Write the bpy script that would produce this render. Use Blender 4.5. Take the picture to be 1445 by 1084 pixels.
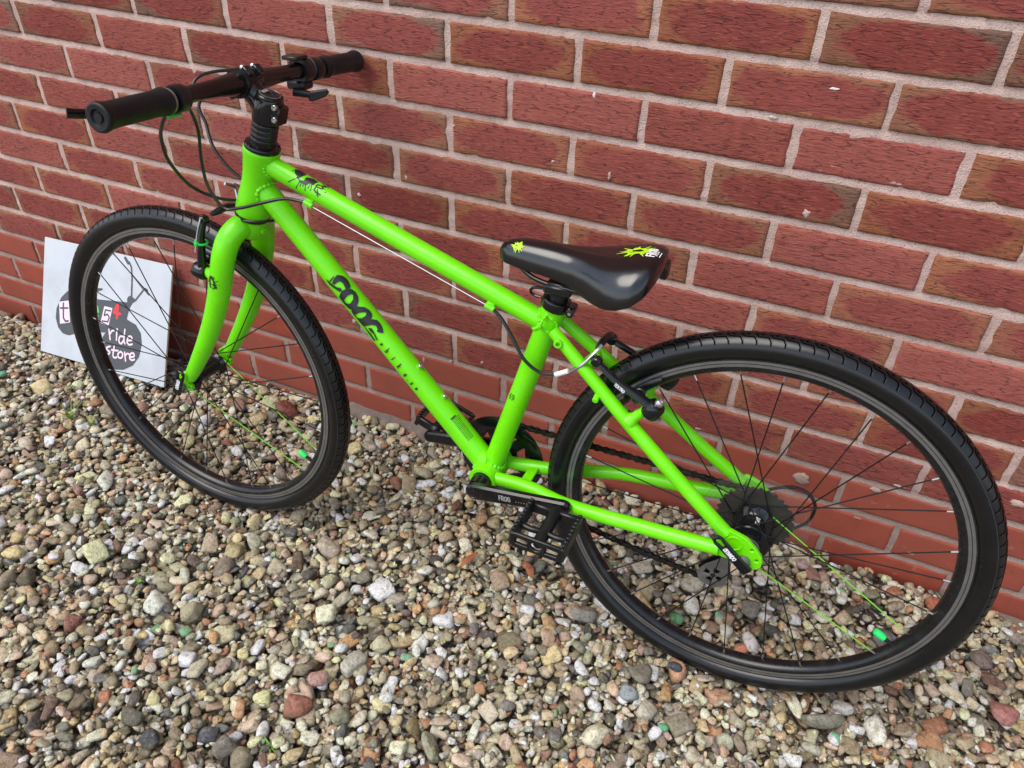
import bpy, math, random
import numpy as np
from mathutils import Matrix, Vector
from mathutils.geometry import tessellate_polygon

for _o in list(bpy.data.objects):
    bpy.data.objects.remove(_o)
S = bpy.context.scene
COL = S.collection
rng = np.random.default_rng(7)
random.seed(7)
ZS = 0.96                                   # photo-survey height of the gravel under the wall datum

# ------------------------------------------------------------------ camera
def rodr(r):
    r = np.array(r, float); t = np.linalg.norm(r); k = r / t
    K = np.array([[0, -k[2], k[1]], [k[2], 0, -k[0]], [-k[1], k[0], 0]])
    return np.eye(3) + math.sin(t) * K + (1 - math.cos(t)) * K @ K
RC = rodr([2.173996192819676, 0.4828077792356397, -0.20673812338619327])
CC = np.array([0.07940854181766421, -1.1836182906342725, 0.21539821344409135 + ZS])
FPX = 1108.92
cam_d = bpy.data.cameras.new('camera'); cam = bpy.data.objects.new('camera', cam_d); COL.objects.link(cam)
cam_d.sensor_width = 36.0; cam_d.lens = FPX / 1445 * 36.0; cam_d.clip_start = 0.02; cam_d.clip_end = 500
mw = Matrix.Identity(4)
for i in range(3):
    mw[i][0] = RC[0, i]; mw[i][1] = -RC[1, i]; mw[i][2] = -RC[2, i]; mw[i][3] = CC[i]
cam.matrix_world = mw
S.camera = cam
def project(P):
    Y = (np.atleast_2d(P) - CC) @ RC.T
    return np.stack([722.5 + FPX * Y[:, 0] / Y[:, 2], 542 + FPX * Y[:, 1] / Y[:, 2]], 1), Y[:, 2]
def on_ground(u, v, z):
    d = RC.T @ np.array([(u - 722.5) / FPX, (v - 542) / FPX, 1.0])
    return CC + d * (z - CC[2]) / d[2]
def on_wall(u, v):
    d = RC.T @ np.array([(u - 722.5) / FPX, (v - 542) / FPX, 1.0])
    return CC + d * (0 - CC[1]) / d[1]

# ------------------------------------------------------------------ light: bright overcast
SUN_EL, SUN_AZ = math.radians(59), math.radians(218)      # azimuth measured from +Y clockwise
W = bpy.data.worlds.new('World'); S.world = W; W.use_nodes = True
wn = W.node_tree.nodes; wl = W.node_tree.links
bg = wn['Background']; sky = wn.new('ShaderNodeTexSky'); sky.sky_type = 'NISHITA'; sky.sun_disc = False
sky.sun_elevation = SUN_EL; sky.sun_rotation = SUN_AZ; sky.dust_density = 1.0; sky.air_density = 1.0
hs = wn.new('ShaderNodeHueSaturation'); hs.inputs['Saturation'].default_value = 0.62
wl.new(sky.outputs[0], hs.inputs['Color']); wl.new(hs.outputs[0], bg.inputs[0]); bg.inputs[1].default_value = 0.13
sun_d = bpy.data.lights.new('sun', 'SUN'); sun_d.energy = 1.3; sun_d.angle = math.radians(45); sun_d.color = (1, .93, .83)
sun = bpy.data.objects.new('sun', sun_d); COL.objects.link(sun)
sd = Vector((math.sin(SUN_AZ) * math.cos(SUN_EL), math.cos(SUN_AZ) * math.cos(SUN_EL), math.sin(SUN_EL)))
sun.rotation_euler = sd.to_track_quat('Z', 'Y').to_euler(); sun.location = (0, -3, 5)
S.view_settings.view_transform = 'Standard'; S.view_settings.look = 'None'
S.view_settings.exposure = 1.0; S.view_settings.gamma = 1.0
S.render.engine = 'CYCLES'; S.cycles.max_bounces = 4; S.cycles.use_adaptive_sampling = True; S.cycles.adaptive_threshold = .015; S.cycles.use_denoising = True; S.cycles.diffuse_bounces = 2; S.cycles.glossy_bounces = 2; S.render.resolution_x = 1024; S.render.resolution_y = 768

# ------------------------------------------------------------------ materials
def lin(r, g, b):
    f = lambda c: (c / 255 / 12.92) if c / 255 <= .04045 else ((c / 255 + .055) / 1.055) ** 2.4
    return (f(r), f(g), f(b), 1)
class NT:
    def __init__(s, name):
        s.m = bpy.data.materials.new(name); s.m.use_nodes = True
        s.t = s.m.node_tree; s.n = s.t.nodes; s.l = s.t.links
        s.b = s.n['Principled BSDF']
    def new(s, ty, **kw):
        n = s.n.new(ty)
        for k, v in kw.items():
            if k.startswith('i_'):
                n.inputs[k[2:].replace('_', ' ')].default_value = v
            else: setattr(n, k, v)
        return n
    def link(s, a, b): s.l.new(a, b)
    def set(s, k, v):
        if hasattr(v, 'is_linked') or hasattr(v, 'links'): s.l.new(v, s.b.inputs[k])
        else: s.b.inputs[k].default_value = v
    def math(s, op, a, b=None, c=None, clamp=False):
        n = s.n.new('ShaderNodeMath'); n.operation = op; n.use_clamp = clamp
        for i, x in enumerate((a, b, c)):
            if x is None: continue
            if isinstance(x, (int, float)): n.inputs[i].default_value = x
            else: s.l.new(x, n.inputs[i])
        return n.outputs[0]
    def mix(s, f, a, b, mode='MIX'):
        n = s.n.new('ShaderNodeMix'); n.data_type = 'RGBA'; n.blend_type = mode
        for k, x in ((0, f), (6, a), (7, b)):
            if isinstance(x, (int, float, tuple)): n.inputs[k].default_value = x
            else: s.l.new(x, n.inputs[k])
        return n.outputs[2]
    def noise(s, vec, scale, detail=3, rough=.55, dist=0.0):
        n = s.n.new('ShaderNodeTexNoise'); n.inputs['Scale'].default_value = scale
        n.inputs['Detail'].default_value = detail; n.inputs['Roughness'].default_value = rough
        n.inputs['Distortion'].default_value = dist
        if vec is not None: s.l.new(vec, n.inputs['Vector'])
        return n
    def ramp(s, f, lo, hi):
        n = s.n.new('ShaderNodeMapRange'); n.interpolation_type = 'SMOOTHSTEP'
        n.inputs[1].default_value = lo; n.inputs[2].default_value = hi
        s.l.new(f, n.inputs[0]); return n.outputs[0]
    def vscale(s, vec, sc, off=None):
        n = s.n.new('ShaderNodeMapping'); n.inputs['Scale'].default_value = sc
        s.l.new(vec, n.inputs['Vector'])
        if off is not None: s.l.new(off, n.inputs['Location'])
        return n.outputs[0]
    def bump(s, h, strength, dist):
        n = s.n.new('ShaderNodeBump'); n.inputs['Strength'].default_value = strength
        n.inputs['Distance'].default_value = dist; s.l.new(h, n.inputs['Height']); s.l.new(n.outputs[0], s.b.inputs['Normal'])
        return n
def simple(name, col, rough=.5, metal=0., spec=.5, grime=0.0, coat=0., bumpy=0.):
    t = NT(name); tc = t.new('ShaderNodeTexCoord')
    if grime:
        n = t.noise(tc.outputs['Object'], 45, 5, .65)
        n2 = t.noise(tc.outputs['Object'], 260, 3, .6)
        f = t.ramp(n.outputs[0], .42, .75)
        d = tuple(min(1, c * (1 + grime * 2) + .02 * grime) for c in col[:3]) + (1,)
        t.set('Base Color', t.mix(f, col, d))
        t.set('Roughness', t.math('ADD', t.math('MULTIPLY', n2.outputs[0], .25 * min(1, grime * 2)), rough - .1))
    else:
        t.set('Base Color', col); t.set('Roughness', rough)
    if bumpy:
        n3 = t.noise(tc.outputs['Object'], 900, 3, .6); t.bump(n3.outputs[0], .35, bumpy)
    t.set('Metallic', metal); t.b.inputs['Specular IOR Level'].default_value = spec
    if coat: t.b.inputs['Coat Weight'].default_value = coat; t.b.inputs['Coat Roughness'].default_value = .12
    return t.m
def mat_green():
    t = NT('green_paint'); tc = t.new('ShaderNodeTexCoord'); v = tc.outputs['Object']
    n1 = t.noise(v, 14, 4, .6, .4); n2 = t.noise(v, 95, 4, .7); n3 = t.noise(v, 600, 2, .5)
    c = t.mix(t.ramp(n1.outputs[0], .35, .7), (.150, .69, .0012, 1), (.172, .75, .0020, 1))
    sc = t.math('MULTIPLY', t.ramp(n1.outputs[0], .60, .70), t.ramp(n2.outputs[0], .50, .66))
    c = t.mix(t.math('MULTIPLY', sc, .7), c, (.15, .58, .19, 1))
    dk = t.math('MULTIPLY', t.ramp(n2.outputs[0], .66, .74), t.ramp(n3.outputs[0], .50, .68))
    c = t.mix(t.math('MULTIPLY', dk, .5), c, (.05, .14, .02, 1))
    t.set('Base Color', c)
    t.set('Roughness', t.math('ADD', t.math('MULTIPLY', n2.outputs[0], .14), .22))
    t.b.inputs['Specular IOR Level'].default_value = .45
    t.bump(n3.outputs[0], .08, .0004)
    return t.m
M = {}
M['green'] = mat_green()
M['green_clip'] = simple('green_plastic', lin(30, 190, 75), .4)
M['mint_cap'] = simple('green_valve_cap', lin(40, 225, 110), .35)
M['neon'] = simple('lime_spoke', lin(118, 205, 52), .4)
M['black'] = simple('black_anodised', (.006, .006, .007, 1), .30, 0, .5, .35)
M['gloss'] = simple('black_gloss', (.005, .005, .006, 1), .17, 0, .5, .2)
M['plastic'] = simple('black_plastic', (.006, .006, .007, 1), .36, 0, .45, .3)
M['bar'] = simple('black_bar', (.006, .0045, .0045, 1), .26, 0, .5, .2)
M['grip'] = simple('grip_rubber', (.006, .006, .007, 1), .55, 0, .35, .3, 0, .0003)
M['cable'] = simple('cable_housing', (.008, .008, .009, 1), .30, 0, .5)
M['spoke'] = simple('black_spoke', (.007, .007, .009, 1), .34, .3)
M['steel'] = simple('steel', (.55, .55, .56, 1), .28, 1.0)
M['nickel'] = simple('nipple_metal', (.55, .54, .52, 1), .28, .9)
M['wire'] = simple('brake_wire', (.75, .75, .77, 1), .35, .7)
M['alloy_grey'] = simple('grey_alloy', (.20, .20, .20, 1), .38, .7, .5, .4)
M['chain'] = simple('dirty_chain', (.008, .0075, .007, 1), .36, .25, .5, .8)
M['print'] = simple('black_print', (.012, .012, .014, 1), .45)
M['print_grey'] = simple('silver_print', (.36, .36, .36, 1), .45)
M['print_white'] = simple('white_print', (.78, .78, .78, 1), .5)
M['print_lime'] = simple('lime_print', lin(178, 230, 20), .5)
def mat_tyre():
    t = NT('tyre_rubber'); tc = t.new('ShaderNodeTexCoord'); v = tc.outputs['Object']
    n1 = t.noise(v, 22, 4, .6); n2 = t.noise(v, 420, 3, .65)
    c = t.mix(t.ramp(n1.outputs[0], .35, .75), (.0035, .0036, .0044, 1), (.0062, .0062, .0072, 1))
    c = t.mix(t.math('MULTIPLY', t.ramp(n2.outputs[0], .64, .74), .35), c, (.09, .085, .08, 1))
    t.set('Base Color', c); t.set('Roughness', t.math('ADD', t.math('MULTIPLY', n1.outputs[0], .10), .24))
    t.b.inputs['Specular IOR Level'].default_value = .5
    t.bump(n2.outputs[0], .12, .0004)
    return t.m
M['tyre'] = mat_tyre()
M['sipe'] = simple('groove_dust_lit_edge', (.055, .055, .056, 1), .9, 0, .03)  # groove dust, also used to paint the lit edge beside a groove
M['groove'] = simple('tyre_groove', (.0012, .0012, .0014, 1), .95, 0, 0.0)
def mat_track():
    t = NT('rim_brake_track'); tc = t.new('ShaderNodeTexCoord')
    n = t.noise(tc.outputs['Object'], 60, 4, .6)
    t.set('Base Color', t.mix(n.outputs[0], (.19, .187, .184, 1), (.33, .325, .32, 1)))
    t.set('Metallic', .75); t.set('Roughness', .36); return t.m
M['track'] = mat_track()
def mat_disc():
    t = NT('clear_plastic_disc')
    t.set('Base Color', (.24, .22, .18, 1)); t.set('Roughness', .22)
    t.b.inputs['Alpha'].default_value = .07
    return t.m
M['disc'] = mat_disc()

def brick_mat(smooth):
    t = NT('smooth_engineering_brick' if smooth else 'rustic_drag_faced_brick')
    tc = t.new('ShaderNodeTexCoord'); oi = t.new('ShaderNodeObjectInfo')
    v = tc.outputs['Object']
    sep = t.new('ShaderNodeSeparateXYZ'); t.link(v, sep.inputs[0])
    cs = t.new('ShaderNodeSeparateColor'); t.link(oi.outputs['Color'], cs.inputs[0])
    cb = t.new('ShaderNodeCombineXYZ')
    for i in range(3): t.link(t.math('MULTIPLY', cs.outputs[2], 57.0 + 31 * i), cb.inputs[i])
    off = cb.outputs[0]
    vr = t.vscale(v, (1, 1, 1), off)
    vh = t.vscale(v, (.34, 1, 1.25), off)
    if smooth:
        n1 = t.noise(vr, 14, 4, .6); n2 = t.noise(vr, 160, 4, .7); n3 = t.noise(vh, 90, 3, .6)
        c = t.mix(t.ramp(n1.outputs[0], .3, .7), lin(138, 62, 46), lin(160, 74, 53))
        c = t.mix(t.math('MULTIPLY', cs.outputs[0], .6), c, lin(146, 78, 64))
        c = t.mix(t.math('MULTIPLY', t.ramp(n2.outputs[0], .60, .72), .35), c, lin(126, 66, 56))
        c = t.mix(t.math('MULTIPLY', t.ramp(n2.outputs[0], .30, .22), .5), c, lin(180, 128, 112))
        n5 = t.noise(vr, 38, 3, .7)
        c = t.mix(t.math('MULTIPLY', t.ramp(n5.outputs[0], .58, .72), .40), c, lin(112, 64, 52))
        c = t.mix(t.math('MULTIPLY', t.ramp(n5.outputs[0], .36, .24), .45), c, lin(176, 120, 104))
        t.set('Base Color', c); t.set('Roughness', .72)
        h = t.math('ADD', t.math('MULTIPLY', n2.outputs[0], .5), t.math('MULTIPLY', n3.outputs[0], .5))
        t.bump(h, .5, .0012)
        t.b.inputs['Specular IOR Level'].default_value = .3
        return t.m
    n1 = t.noise(vr, 22, 2, .6); n2 = t.noise(t.vscale(v, (.6, 1, 1), off), 150, 2, .7)
    # distance from the burnt edge: an oval, irregular purple heart
    ax = t.math('MULTIPLY', t.math('ABSOLUTE', sep.outputs[0]), 1 / .1075)
    az = t.math('MULTIPLY', t.math('ABSOLUTE', sep.outputs[2]), 1 / .0325)
    e = t.math('ADD', t.math('POWER', ax, 2.8), t.math('POWER', az, 2.4))
    e = t.math('ADD', e, t.math('MULTIPLY', t.math('SUBTRACT', n1.outputs[0], .5), 1.3))
    heart = t.ramp(e, .90, .50)
    end = t.math('ADD', t.math('MULTIPLY', sep.outputs[0], 6.0), t.math('MULTIPLY', sep.outputs[2], 9.0))
    end = t.ramp(t.math('ADD', end, t.math('MULTIPLY', n1.outputs[0], .6)), .25, 1.0)
    red = t.mix(n1.outputs[0], lin(144, 76, 68), lin(162, 88, 78))
    brown = t.mix(n1.outputs[0], lin(140, 84, 58), lin(166, 104, 72))
    dark = t.mix(n1.outputs[0], lin(104, 80, 68), lin(128, 100, 84))
    edge = t.mix(t.math('MULTIPLY', cs.outputs[1], t.math('ADD', t.math('MULTIPLY', end, .5), .5), clamp=True), brown, dark)
    purple = t.mix(n1.outputs[0], lin(130, 62, 56), lin(146, 71, 63))
    c = t.mix(t.math('MULTIPLY', t.math('SUBTRACT', 1.0, heart), cs.outputs[0]), t.mix(t.math('MULTIPLY', heart, cs.outputs[0]), red, purple), edge)
    vj = t.new('ShaderNodeHueSaturation'); t.link(t.math('ADD', t.math('MULTIPLY', cs.outputs[2], .28), .82), vj.inputs['Value'])
    t.link(t.math('ADD', t.math('MULTIPLY', cs.outputs[2], -.06), 1.03), vj.inputs['Saturation']); t.link(c, vj.inputs['Color']); c = vj.outputs[0]
    # drag-wire texture: fine combed lines along the brick with sparse short tears
    wob = t.noise(vr, 45, 1, .5)
    sv_ = t.new('ShaderNodeVectorMath', operation='SCALE'); t.link(wob.outputs['Color'], sv_.inputs[0]); sv_.inputs['Scale'].default_value = .004
    ad = t.new('ShaderNodeVectorMath', operation='ADD'); t.link(vr, ad.inputs[0]); t.link(sv_.outputs[0], ad.inputs[1])
    comb = t.noise(t.vscale(ad.outputs[0], (.15, .1, 1.0)), 430, 2, .6)
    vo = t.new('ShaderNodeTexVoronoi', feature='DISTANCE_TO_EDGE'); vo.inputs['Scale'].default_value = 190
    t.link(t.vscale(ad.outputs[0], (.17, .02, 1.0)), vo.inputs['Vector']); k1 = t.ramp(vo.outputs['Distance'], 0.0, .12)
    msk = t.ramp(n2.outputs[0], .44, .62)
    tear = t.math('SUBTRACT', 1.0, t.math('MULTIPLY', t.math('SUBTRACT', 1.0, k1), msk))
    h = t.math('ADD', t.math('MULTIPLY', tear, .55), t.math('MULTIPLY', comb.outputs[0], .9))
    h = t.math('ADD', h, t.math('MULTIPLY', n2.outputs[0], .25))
    c = t.mix(t.math('MULTIPLY', t.math('SUBTRACT', 1.0, tear), .65), c, lin(70, 38, 36))  # shade inside the tears is put into the colour, on top of the bump
    c = t.mix(t.math('MULTIPLY', t.ramp(comb.outputs[0], .48, .34), .22), c, lin(96, 46, 40))
    c = t.mix(t.math('MULTIPLY', t.ramp(comb.outputs[0], .54, .68), .20), c, lin(204, 122, 100))
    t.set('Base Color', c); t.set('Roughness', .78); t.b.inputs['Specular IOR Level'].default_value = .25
    t.bump(h, .85, .0018)
    return t.m
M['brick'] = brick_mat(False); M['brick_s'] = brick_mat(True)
def mat_mortar():
    t = NT('sand_cement_mortar'); tc = t.new('ShaderNodeTexCoord'); v = tc.outputs['Object']
    sep = t.new('ShaderNodeSeparateXYZ'); t.link(v, sep.inputs[0])
    n1 = t.noise(v, 9, 2, .6); n2 = t.noise(v, 420, 2, .7); n3 = t.noise(v, 55, 3, .65)
    c = t.mix(t.ramp(n1.outputs[0], .3, .7), lin(192, 162, 152), lin(211, 183, 172))
    low = t.ramp(t.math('ADD', sep.outputs[2], t.math('MULTIPLY', n3.outputs[0], .12)), .36, .20)
    c = t.mix(t.math('MULTIPLY', low, .75), c, lin(150, 130, 118))
    c = t.mix(t.math('MULTIPLY', t.ramp(n3.outputs[0], .55, .72), .4), c, lin(150, 128, 118))
    c = t.mix(t.math('MULTIPLY', t.ramp(n2.outputs[0], .56, .70), .6), c, lin(120, 100, 92))
    c = t.mix(t.math('MULTIPLY', t.ramp(n2.outputs[0], .36, .25), .5), c, lin(222, 206, 194))
    t.set('Base Color', c); t.set('Roughness', .92); t.b.inputs['Specular IOR Level'].default_value = .15
    t.bump(n2.outputs[0], .9, .0030)
    return t.m
M['mortar'] = mat_mortar()
M['cement'] = simple('old_cement', lin(116, 104, 96), .95, 0, .1, .25, 0, .003)
def mat_pebble():
    t = NT('river_pebble'); tc = t.new('ShaderNodeTexCoord'); ge = t.new('ShaderNodeNewGeometry')
    at = t.new('ShaderNodeAttribute'); at.attribute_name = 'tint'
    v = ge.outputs['Position']
    n1 = t.noise(v, 150, 3, .68); n2 = t.noise(v, 560, 2, .7); n3 = t.noise(v, 70, 1, .5)
    c = at.outputs['Color']
    c = t.mix(t.math('MULTIPLY', t.ramp(n1.outputs[0], .48, .66), .75), c, t.mix(1.0, c, (.52, .46, .36, 1), 'MULTIPLY'))
    c = t.mix(t.math('MULTIPLY', t.ramp(n1.outputs[0], .46, .30), .65), c, t.mix(.32, c, (.70, .66, .56, 1)))
    c = t.mix(t.math('MULTIPLY', t.ramp(n2.outputs[0], .54, .66), .75), c, t.mix(1.0, c, (.40, .36, .30, 1), 'MULTIPLY'))
    c = t.mix(t.math('MULTIPLY', t.ramp(n3.outputs[0], .55, .75), .38), c, (.15, .14, .055, 1))
    pm = t.ramp(t.math('ADD', at.outputs['Alpha'], t.math('MULTIPLY', t.math('SUBTRACT', n1.outputs[0], .5), .9)), .52, .60)
    c = t.mix(t.math('MULTIPLY', pm, .85), c, lin(108, 172, 128))
    t.set('Base Color', c)
    t.set('Roughness', t.math('ADD', t.math('MULTIPLY', n1.outputs[0], .3), .42))
    t.b.inputs['Specular IOR Level'].default_value = .35
    t.bump(t.math('ADD', n2.outputs[0], t.math('MULTIPLY', n1.outputs[0], 1.2)), .8, .0026)
    return t.m
M['pebble'] = mat_pebble()
def mat_soil():
    # beyond the built stones the bed is too far to tell pieces apart: pebble cells in the material
    t = NT('gravel_bed'); tc = t.new('ShaderNodeTexCoord'); v = tc.outputs['Object']
    w = t.noise(v, 40, 2, .5); ml = t.new('ShaderNodeVectorMath', operation='SCALE'); t.link(w.outputs['Color'], ml.inputs[0]); ml.inputs['Scale'].default_value = .02
    ad = t.new('ShaderNodeVectorMath', operation='ADD'); t.link(v, ad.inputs[0]); t.link(ml.outputs[0], ad.inputs[1])
    vo = t.new('ShaderNodeTexVoronoi'); vo.inputs['Scale'].default_value = 58; t.link(ad.outputs[0], vo.inputs['Vector'])
    ve = t.new('ShaderNodeTexVoronoi', feature='DISTANCE_TO_EDGE'); ve.inputs['Scale'].default_value = 58; t.link(ad.outputs[0], ve.inputs['Vector'])
    n = t.noise(v, 300, 3, .65)
    cr = t.new('ShaderNodeValToRGB'); e = cr.color_ramp; sp = t.new('ShaderNodeSeparateColor'); t.link(vo.outputs['Color'], sp.inputs[0]); t.link(sp.outputs[0], cr.inputs[0])
    cols = [(.0, (92, 88, 84)), (.14, (176, 168, 150)), (.30, (150, 138, 118)), (.44, (200, 194, 182)), (.56, (128, 120, 102)), (.68, (166, 146, 124)), (.80, (116, 88, 76)), (.90, (186, 176, 158))]
    e.interpolation = 'CONSTANT'; e.elements[0].color = lin(*cols[0][1]); e.elements[1].position = cols[1][0]; e.elements[1].color = lin(*cols[1][1])
    for p, c_ in cols[2:]: q = e.elements.new(p); q.color = lin(*c_)
    c = t.mix(t.math('MULTIPLY', t.ramp(n.outputs[0], .45, .7), .5), cr.outputs[0], lin(92, 78, 60))
    c = t.mix(t.ramp(ve.outputs['Distance'], .07, .0), c, lin(66, 52, 38))  # crevice shade between pebble cells, painted into the colour
    t.set('Base Color', c); t.set('Roughness', .9); t.bump(t.ramp(ve.outputs['Distance'], 0, .28), 1.0, .008)
    return t.m
M['soil'] = mat_soil()
def mat_sign():
    t = NT('white_sign_paint'); tc = t.new('ShaderNodeTexCoord'); v = tc.outputs['Object']
    n = t.noise(v, 9, 5, .65); n2 = t.noise(v, 40, 4, .6)
    c = t.mix(t.ramp(n.outputs[0], .35, .75), (.53, .565, .61, 1), (.44, .47, .51, 1))
    c = t.mix(t.math('MULTIPLY', t.ramp(n2.outputs[0], .6, .8), .2), c, (.4, .4, .41, 1))
    t.set('Base Color', c); t.set('Roughness', .5); return t.m
M['sign'] = mat_sign()
M['sign_edge'] = simple('sign_mdf_edge', lin(196, 178, 150), .8)
M['slate'] = simple('slate_print', lin(74, 77, 82), .6)
M['pink'] = simple('pale_pink_print', lin(232, 208, 222), .6)
M['gprint'] = simple('green_print', lin(92, 210, 80), .6)
M['rprint'] = simple('red_print', lin(225, 58, 66), .6)
M['grass'] = simple('grass_blade', lin(112, 158, 52), .6)
M['leaf'] = simple('dry_leaf', lin(150, 92, 62), .8)

# ------------------------------------------------------------------ mesh helpers
def unit(a): a = np.array(a, float); return a / np.linalg.norm(a)
def spline(P, n=8, closed=False):
    P = np.array(P, float); out = []
    m = len(P); seg = m if closed else m - 1
    for i in range(seg):
        g = (lambda k: P[k % m]) if closed else (lambda k: P[min(max(k, 0), m - 1)])
        a, b, c, d = g(i - 1), g(i), g(i + 1), g(i + 2)
        for j in range(n):
            t = j / n
            out.append(.5 * (2 * b + (c - a) * t + (2 * a - 5 * b + 4 * c - d) * t * t + (3 * b - a - 3 * c + d) * t ** 3))
    if not closed: out.append(P[-1])
    return np.array(out)
class MB:
    def __init__(s): s.v = []; s.f = []; s.mi = []
    def add(s, V, F, mi=0):
        o = len(s.v); s.v.extend([tuple(x) for x in V])
        for f in F: s.f.append(tuple(o + i for i in f)); s.mi.append(mi)
    def tube(s, P, r, n=14, caps=True, closed=False, mi=0, squash=None):
        P = np.array(P, float); m = len(P)
        r = np.broadcast_to(np.array(r, float), (m,)) if np.ndim(r) == 0 or len(np.atleast_1d(r)) == m else np.interp(np.linspace(0, 1, m), np.linspace(0, 1, len(r)), r)
        T = (np.roll(P, -1, 0) - np.roll(P, 1, 0)) if closed else np.gradient(P, axis=0)
        T /= np.linalg.norm(T, axis=1)[:, None]
        a = np.array([0, 1., 0]) if abs(T[0][1]) < .9 else np.array([1., 0, 0])
        N = unit(a - T[0] * (a @ T[0])); V = []
        for i in range(m):
            N = unit(N - T[i] * (N @ T[i])); B = np.cross(T[i], N)
            for k in range(n):
                t = 2 * math.pi * k / n
                q = math.cos(t) * N + math.sin(t) * B
                if squash is not None: q = q + np.array(squash[0]) * (q @ np.array(squash[0])) * (squash[1] - 1)
                V.append(P[i] + r[i] * q)
        F = []
        for i in range(m if closed else m - 1):
            j = (i + 1) % m
            for k in range(n):
                k2 = (k + 1) % n; F.append((i * n + k, i * n + k2, j * n + k2, j * n + k))
        if caps and not closed:
            F.append(tuple(range(n - 1, -1, -1))); F.append(tuple((m - 1) * n + k for k in range(n)))
        s.add(V, F, mi)
    def cyl(s, a, b, r, n=18, mi=0, bev=0.0, r2=None):
        a = np.array(a, float); b = np.array(b, float); L = np.linalg.norm(b - a); r2 = r if r2 is None else r2
        if bev: s.lathe(a, b - a, [(0, 0), (r - bev, 0), (r, bev), (r2, L - bev), (r2 - bev, L), (0, L)], n, mi=mi)
        else: s.lathe(a, b - a, [(0, 0), (r, 0), (r2, L), (0, L)], n, mi=mi)
    def lathe(s, o, d, prof, n=24, closed=False, mi=0, mis=None):
        o = np.array(o, float); d = unit(d); a = np.array([1., 0, 0]) if abs(d[0]) < .9 else np.array([0, 0, 1.])
        N = unit(a - d * (a @ d)); B = np.cross(d, N); m = len(prof); V = []
        for (r, h) in prof:
            for k in range(n):
                t = 2 * math.pi * k / n; V.append(o + d * h + r * (math.cos(t) * N + math.sin(t) * B))
        base = len(s.v); s.v.extend([tuple(x) for x in V])
        for i in range(m if closed else m - 1):
            j = (i + 1) % m
            for k in range(n):
                k2 = (k + 1) % n
                q = (i * n + k, i * n + k2, j * n + k2, j * n + k)
                if prof[i][0] < 1e-9: q = (i * n, j * n + k2, j * n + k)
                elif prof[j][0] < 1e-9: q = (i * n + k, i * n + k2, j * n)
                s.f.append(tuple(base + x for x in q)); s.mi.append(mis[i] if mis else mi)
    def box(s, c, h, R=None, bev=.002, mi=0):
        R = np.eye(3) if R is None else np.array(R); h = np.array(h, float); b = min(bev, .45 * h.min()); V = []; ix = {}
        for sx in (-1, 1):
            for sy in (-1, 1):
                for sz in (-1, 1):
                    g = (sx, sy, sz)
                    for a in range(3):
                        p = np.array(g) * h - np.array(g) * b; p[a] = g[a] * h[a]
                        ix[g, a] = len(V); V.append(np.array(c) + p @ R)
        F = []
        for a in range(3):
            u, w = (a + 1) % 3, (a + 2) % 3
            for sg in (-1, 1):
                q = []
                for su, sw in ((-1, -1), (1, -1), (1, 1), (-1, 1)):
                    g = [0, 0, 0]; g[a] = sg; g[u] = su; g[w] = sw; q.append(ix[tuple(g), a])
                F.append(q if sg > 0 else q[::-1])
            for su in (-1, 1):
                for sw in (-1, 1):
                    g1 = [0, 0, 0]; g1[a] = -1; g1[u] = su; g1[w] = sw; g2 = list(g1); g2[a] = 1
                    q = [ix[tuple(g1), u], ix[tuple(g2), u], ix[tuple(g2), w], ix[tuple(g1), w]]
                    F.append(q if su * sw < 0 else q[::-1])
        for g in [(x, y, z) for x in (-1, 1) for y in (-1, 1) for z in (-1, 1)]:
            q = [ix[g, 0], ix[g, 1], ix[g, 2]]; F.append(q if g[0] * g[1] * g[2] > 0 else q[::-1])
        s.add(V, F, mi)
    def prism(s, poly, o, e1, e2, th, holes=(), bev=.0008, mi=0):
        """outline in (e1,e2), extruded +-th/2 along e1 x e2, edges chamfered"""
        o = np.array(o, float); e1 = np.array(e1, float); e2 = np.array(e2, float); nn = unit(np.cross(e1, e2))
        loops = []
        for k, lp in enumerate([poly] + list(holes)):
            lp = np.array(lp, float); ar = .5 * np.sum(lp[:, 0] * np.roll(lp[:, 1], -1) - np.roll(lp[:, 0], -1) * lp[:, 1])
            if (ar < 0) != (k > 0): lp = lp[::-1]
            loops.append(lp)
        def inset(lp):
            d1 = lp - np.roll(lp, 1, 0); d2 = np.roll(lp, -1, 0) - lp
            n1 = np.stack([-d1[:, 1], d1[:, 0]], 1); n2 = np.stack([-d2[:, 1], d2[:, 0]], 1)
            n1 /= np.linalg.norm(n1, axis=1)[:, None] + 1e-12; n2 /= np.linalg.norm(n2, axis=1)[:, None] + 1e-12
            b = n1 + n2; b /= (np.linalg.norm(b, axis=1)[:, None] + 1e-9); return lp + b * bev
        P3 = lambda lp, h: [o + e1 * x + e2 * y + nn * h for x, y in lp]
        V = []; F = []; tops = []; st = []
        for lp in loops:
            ins = inset(lp); n = len(lp); b0 = len(V); st.append(b0)
            V += P3(ins, th / 2); V += P3(lp, th / 2 - bev); V += P3(lp, -th / 2 + bev); V += P3(ins, -th / 2)
            for r in range(3):
                for k in range(n):
                    k2 = (k + 1) % n; F.append((b0 + r * n + k, b0 + (r + 1) * n + k, b0 + (r + 1) * n + k2, b0 + r * n + k2))
            tops.append(ins)
        idx = []; idb = []
        for lp, b0 in zip(tops, st):
            n = len(lp); idx += [b0 + k for k in range(n)]; idb += [b0 + 3 * n + k for k in range(n)]
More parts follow.
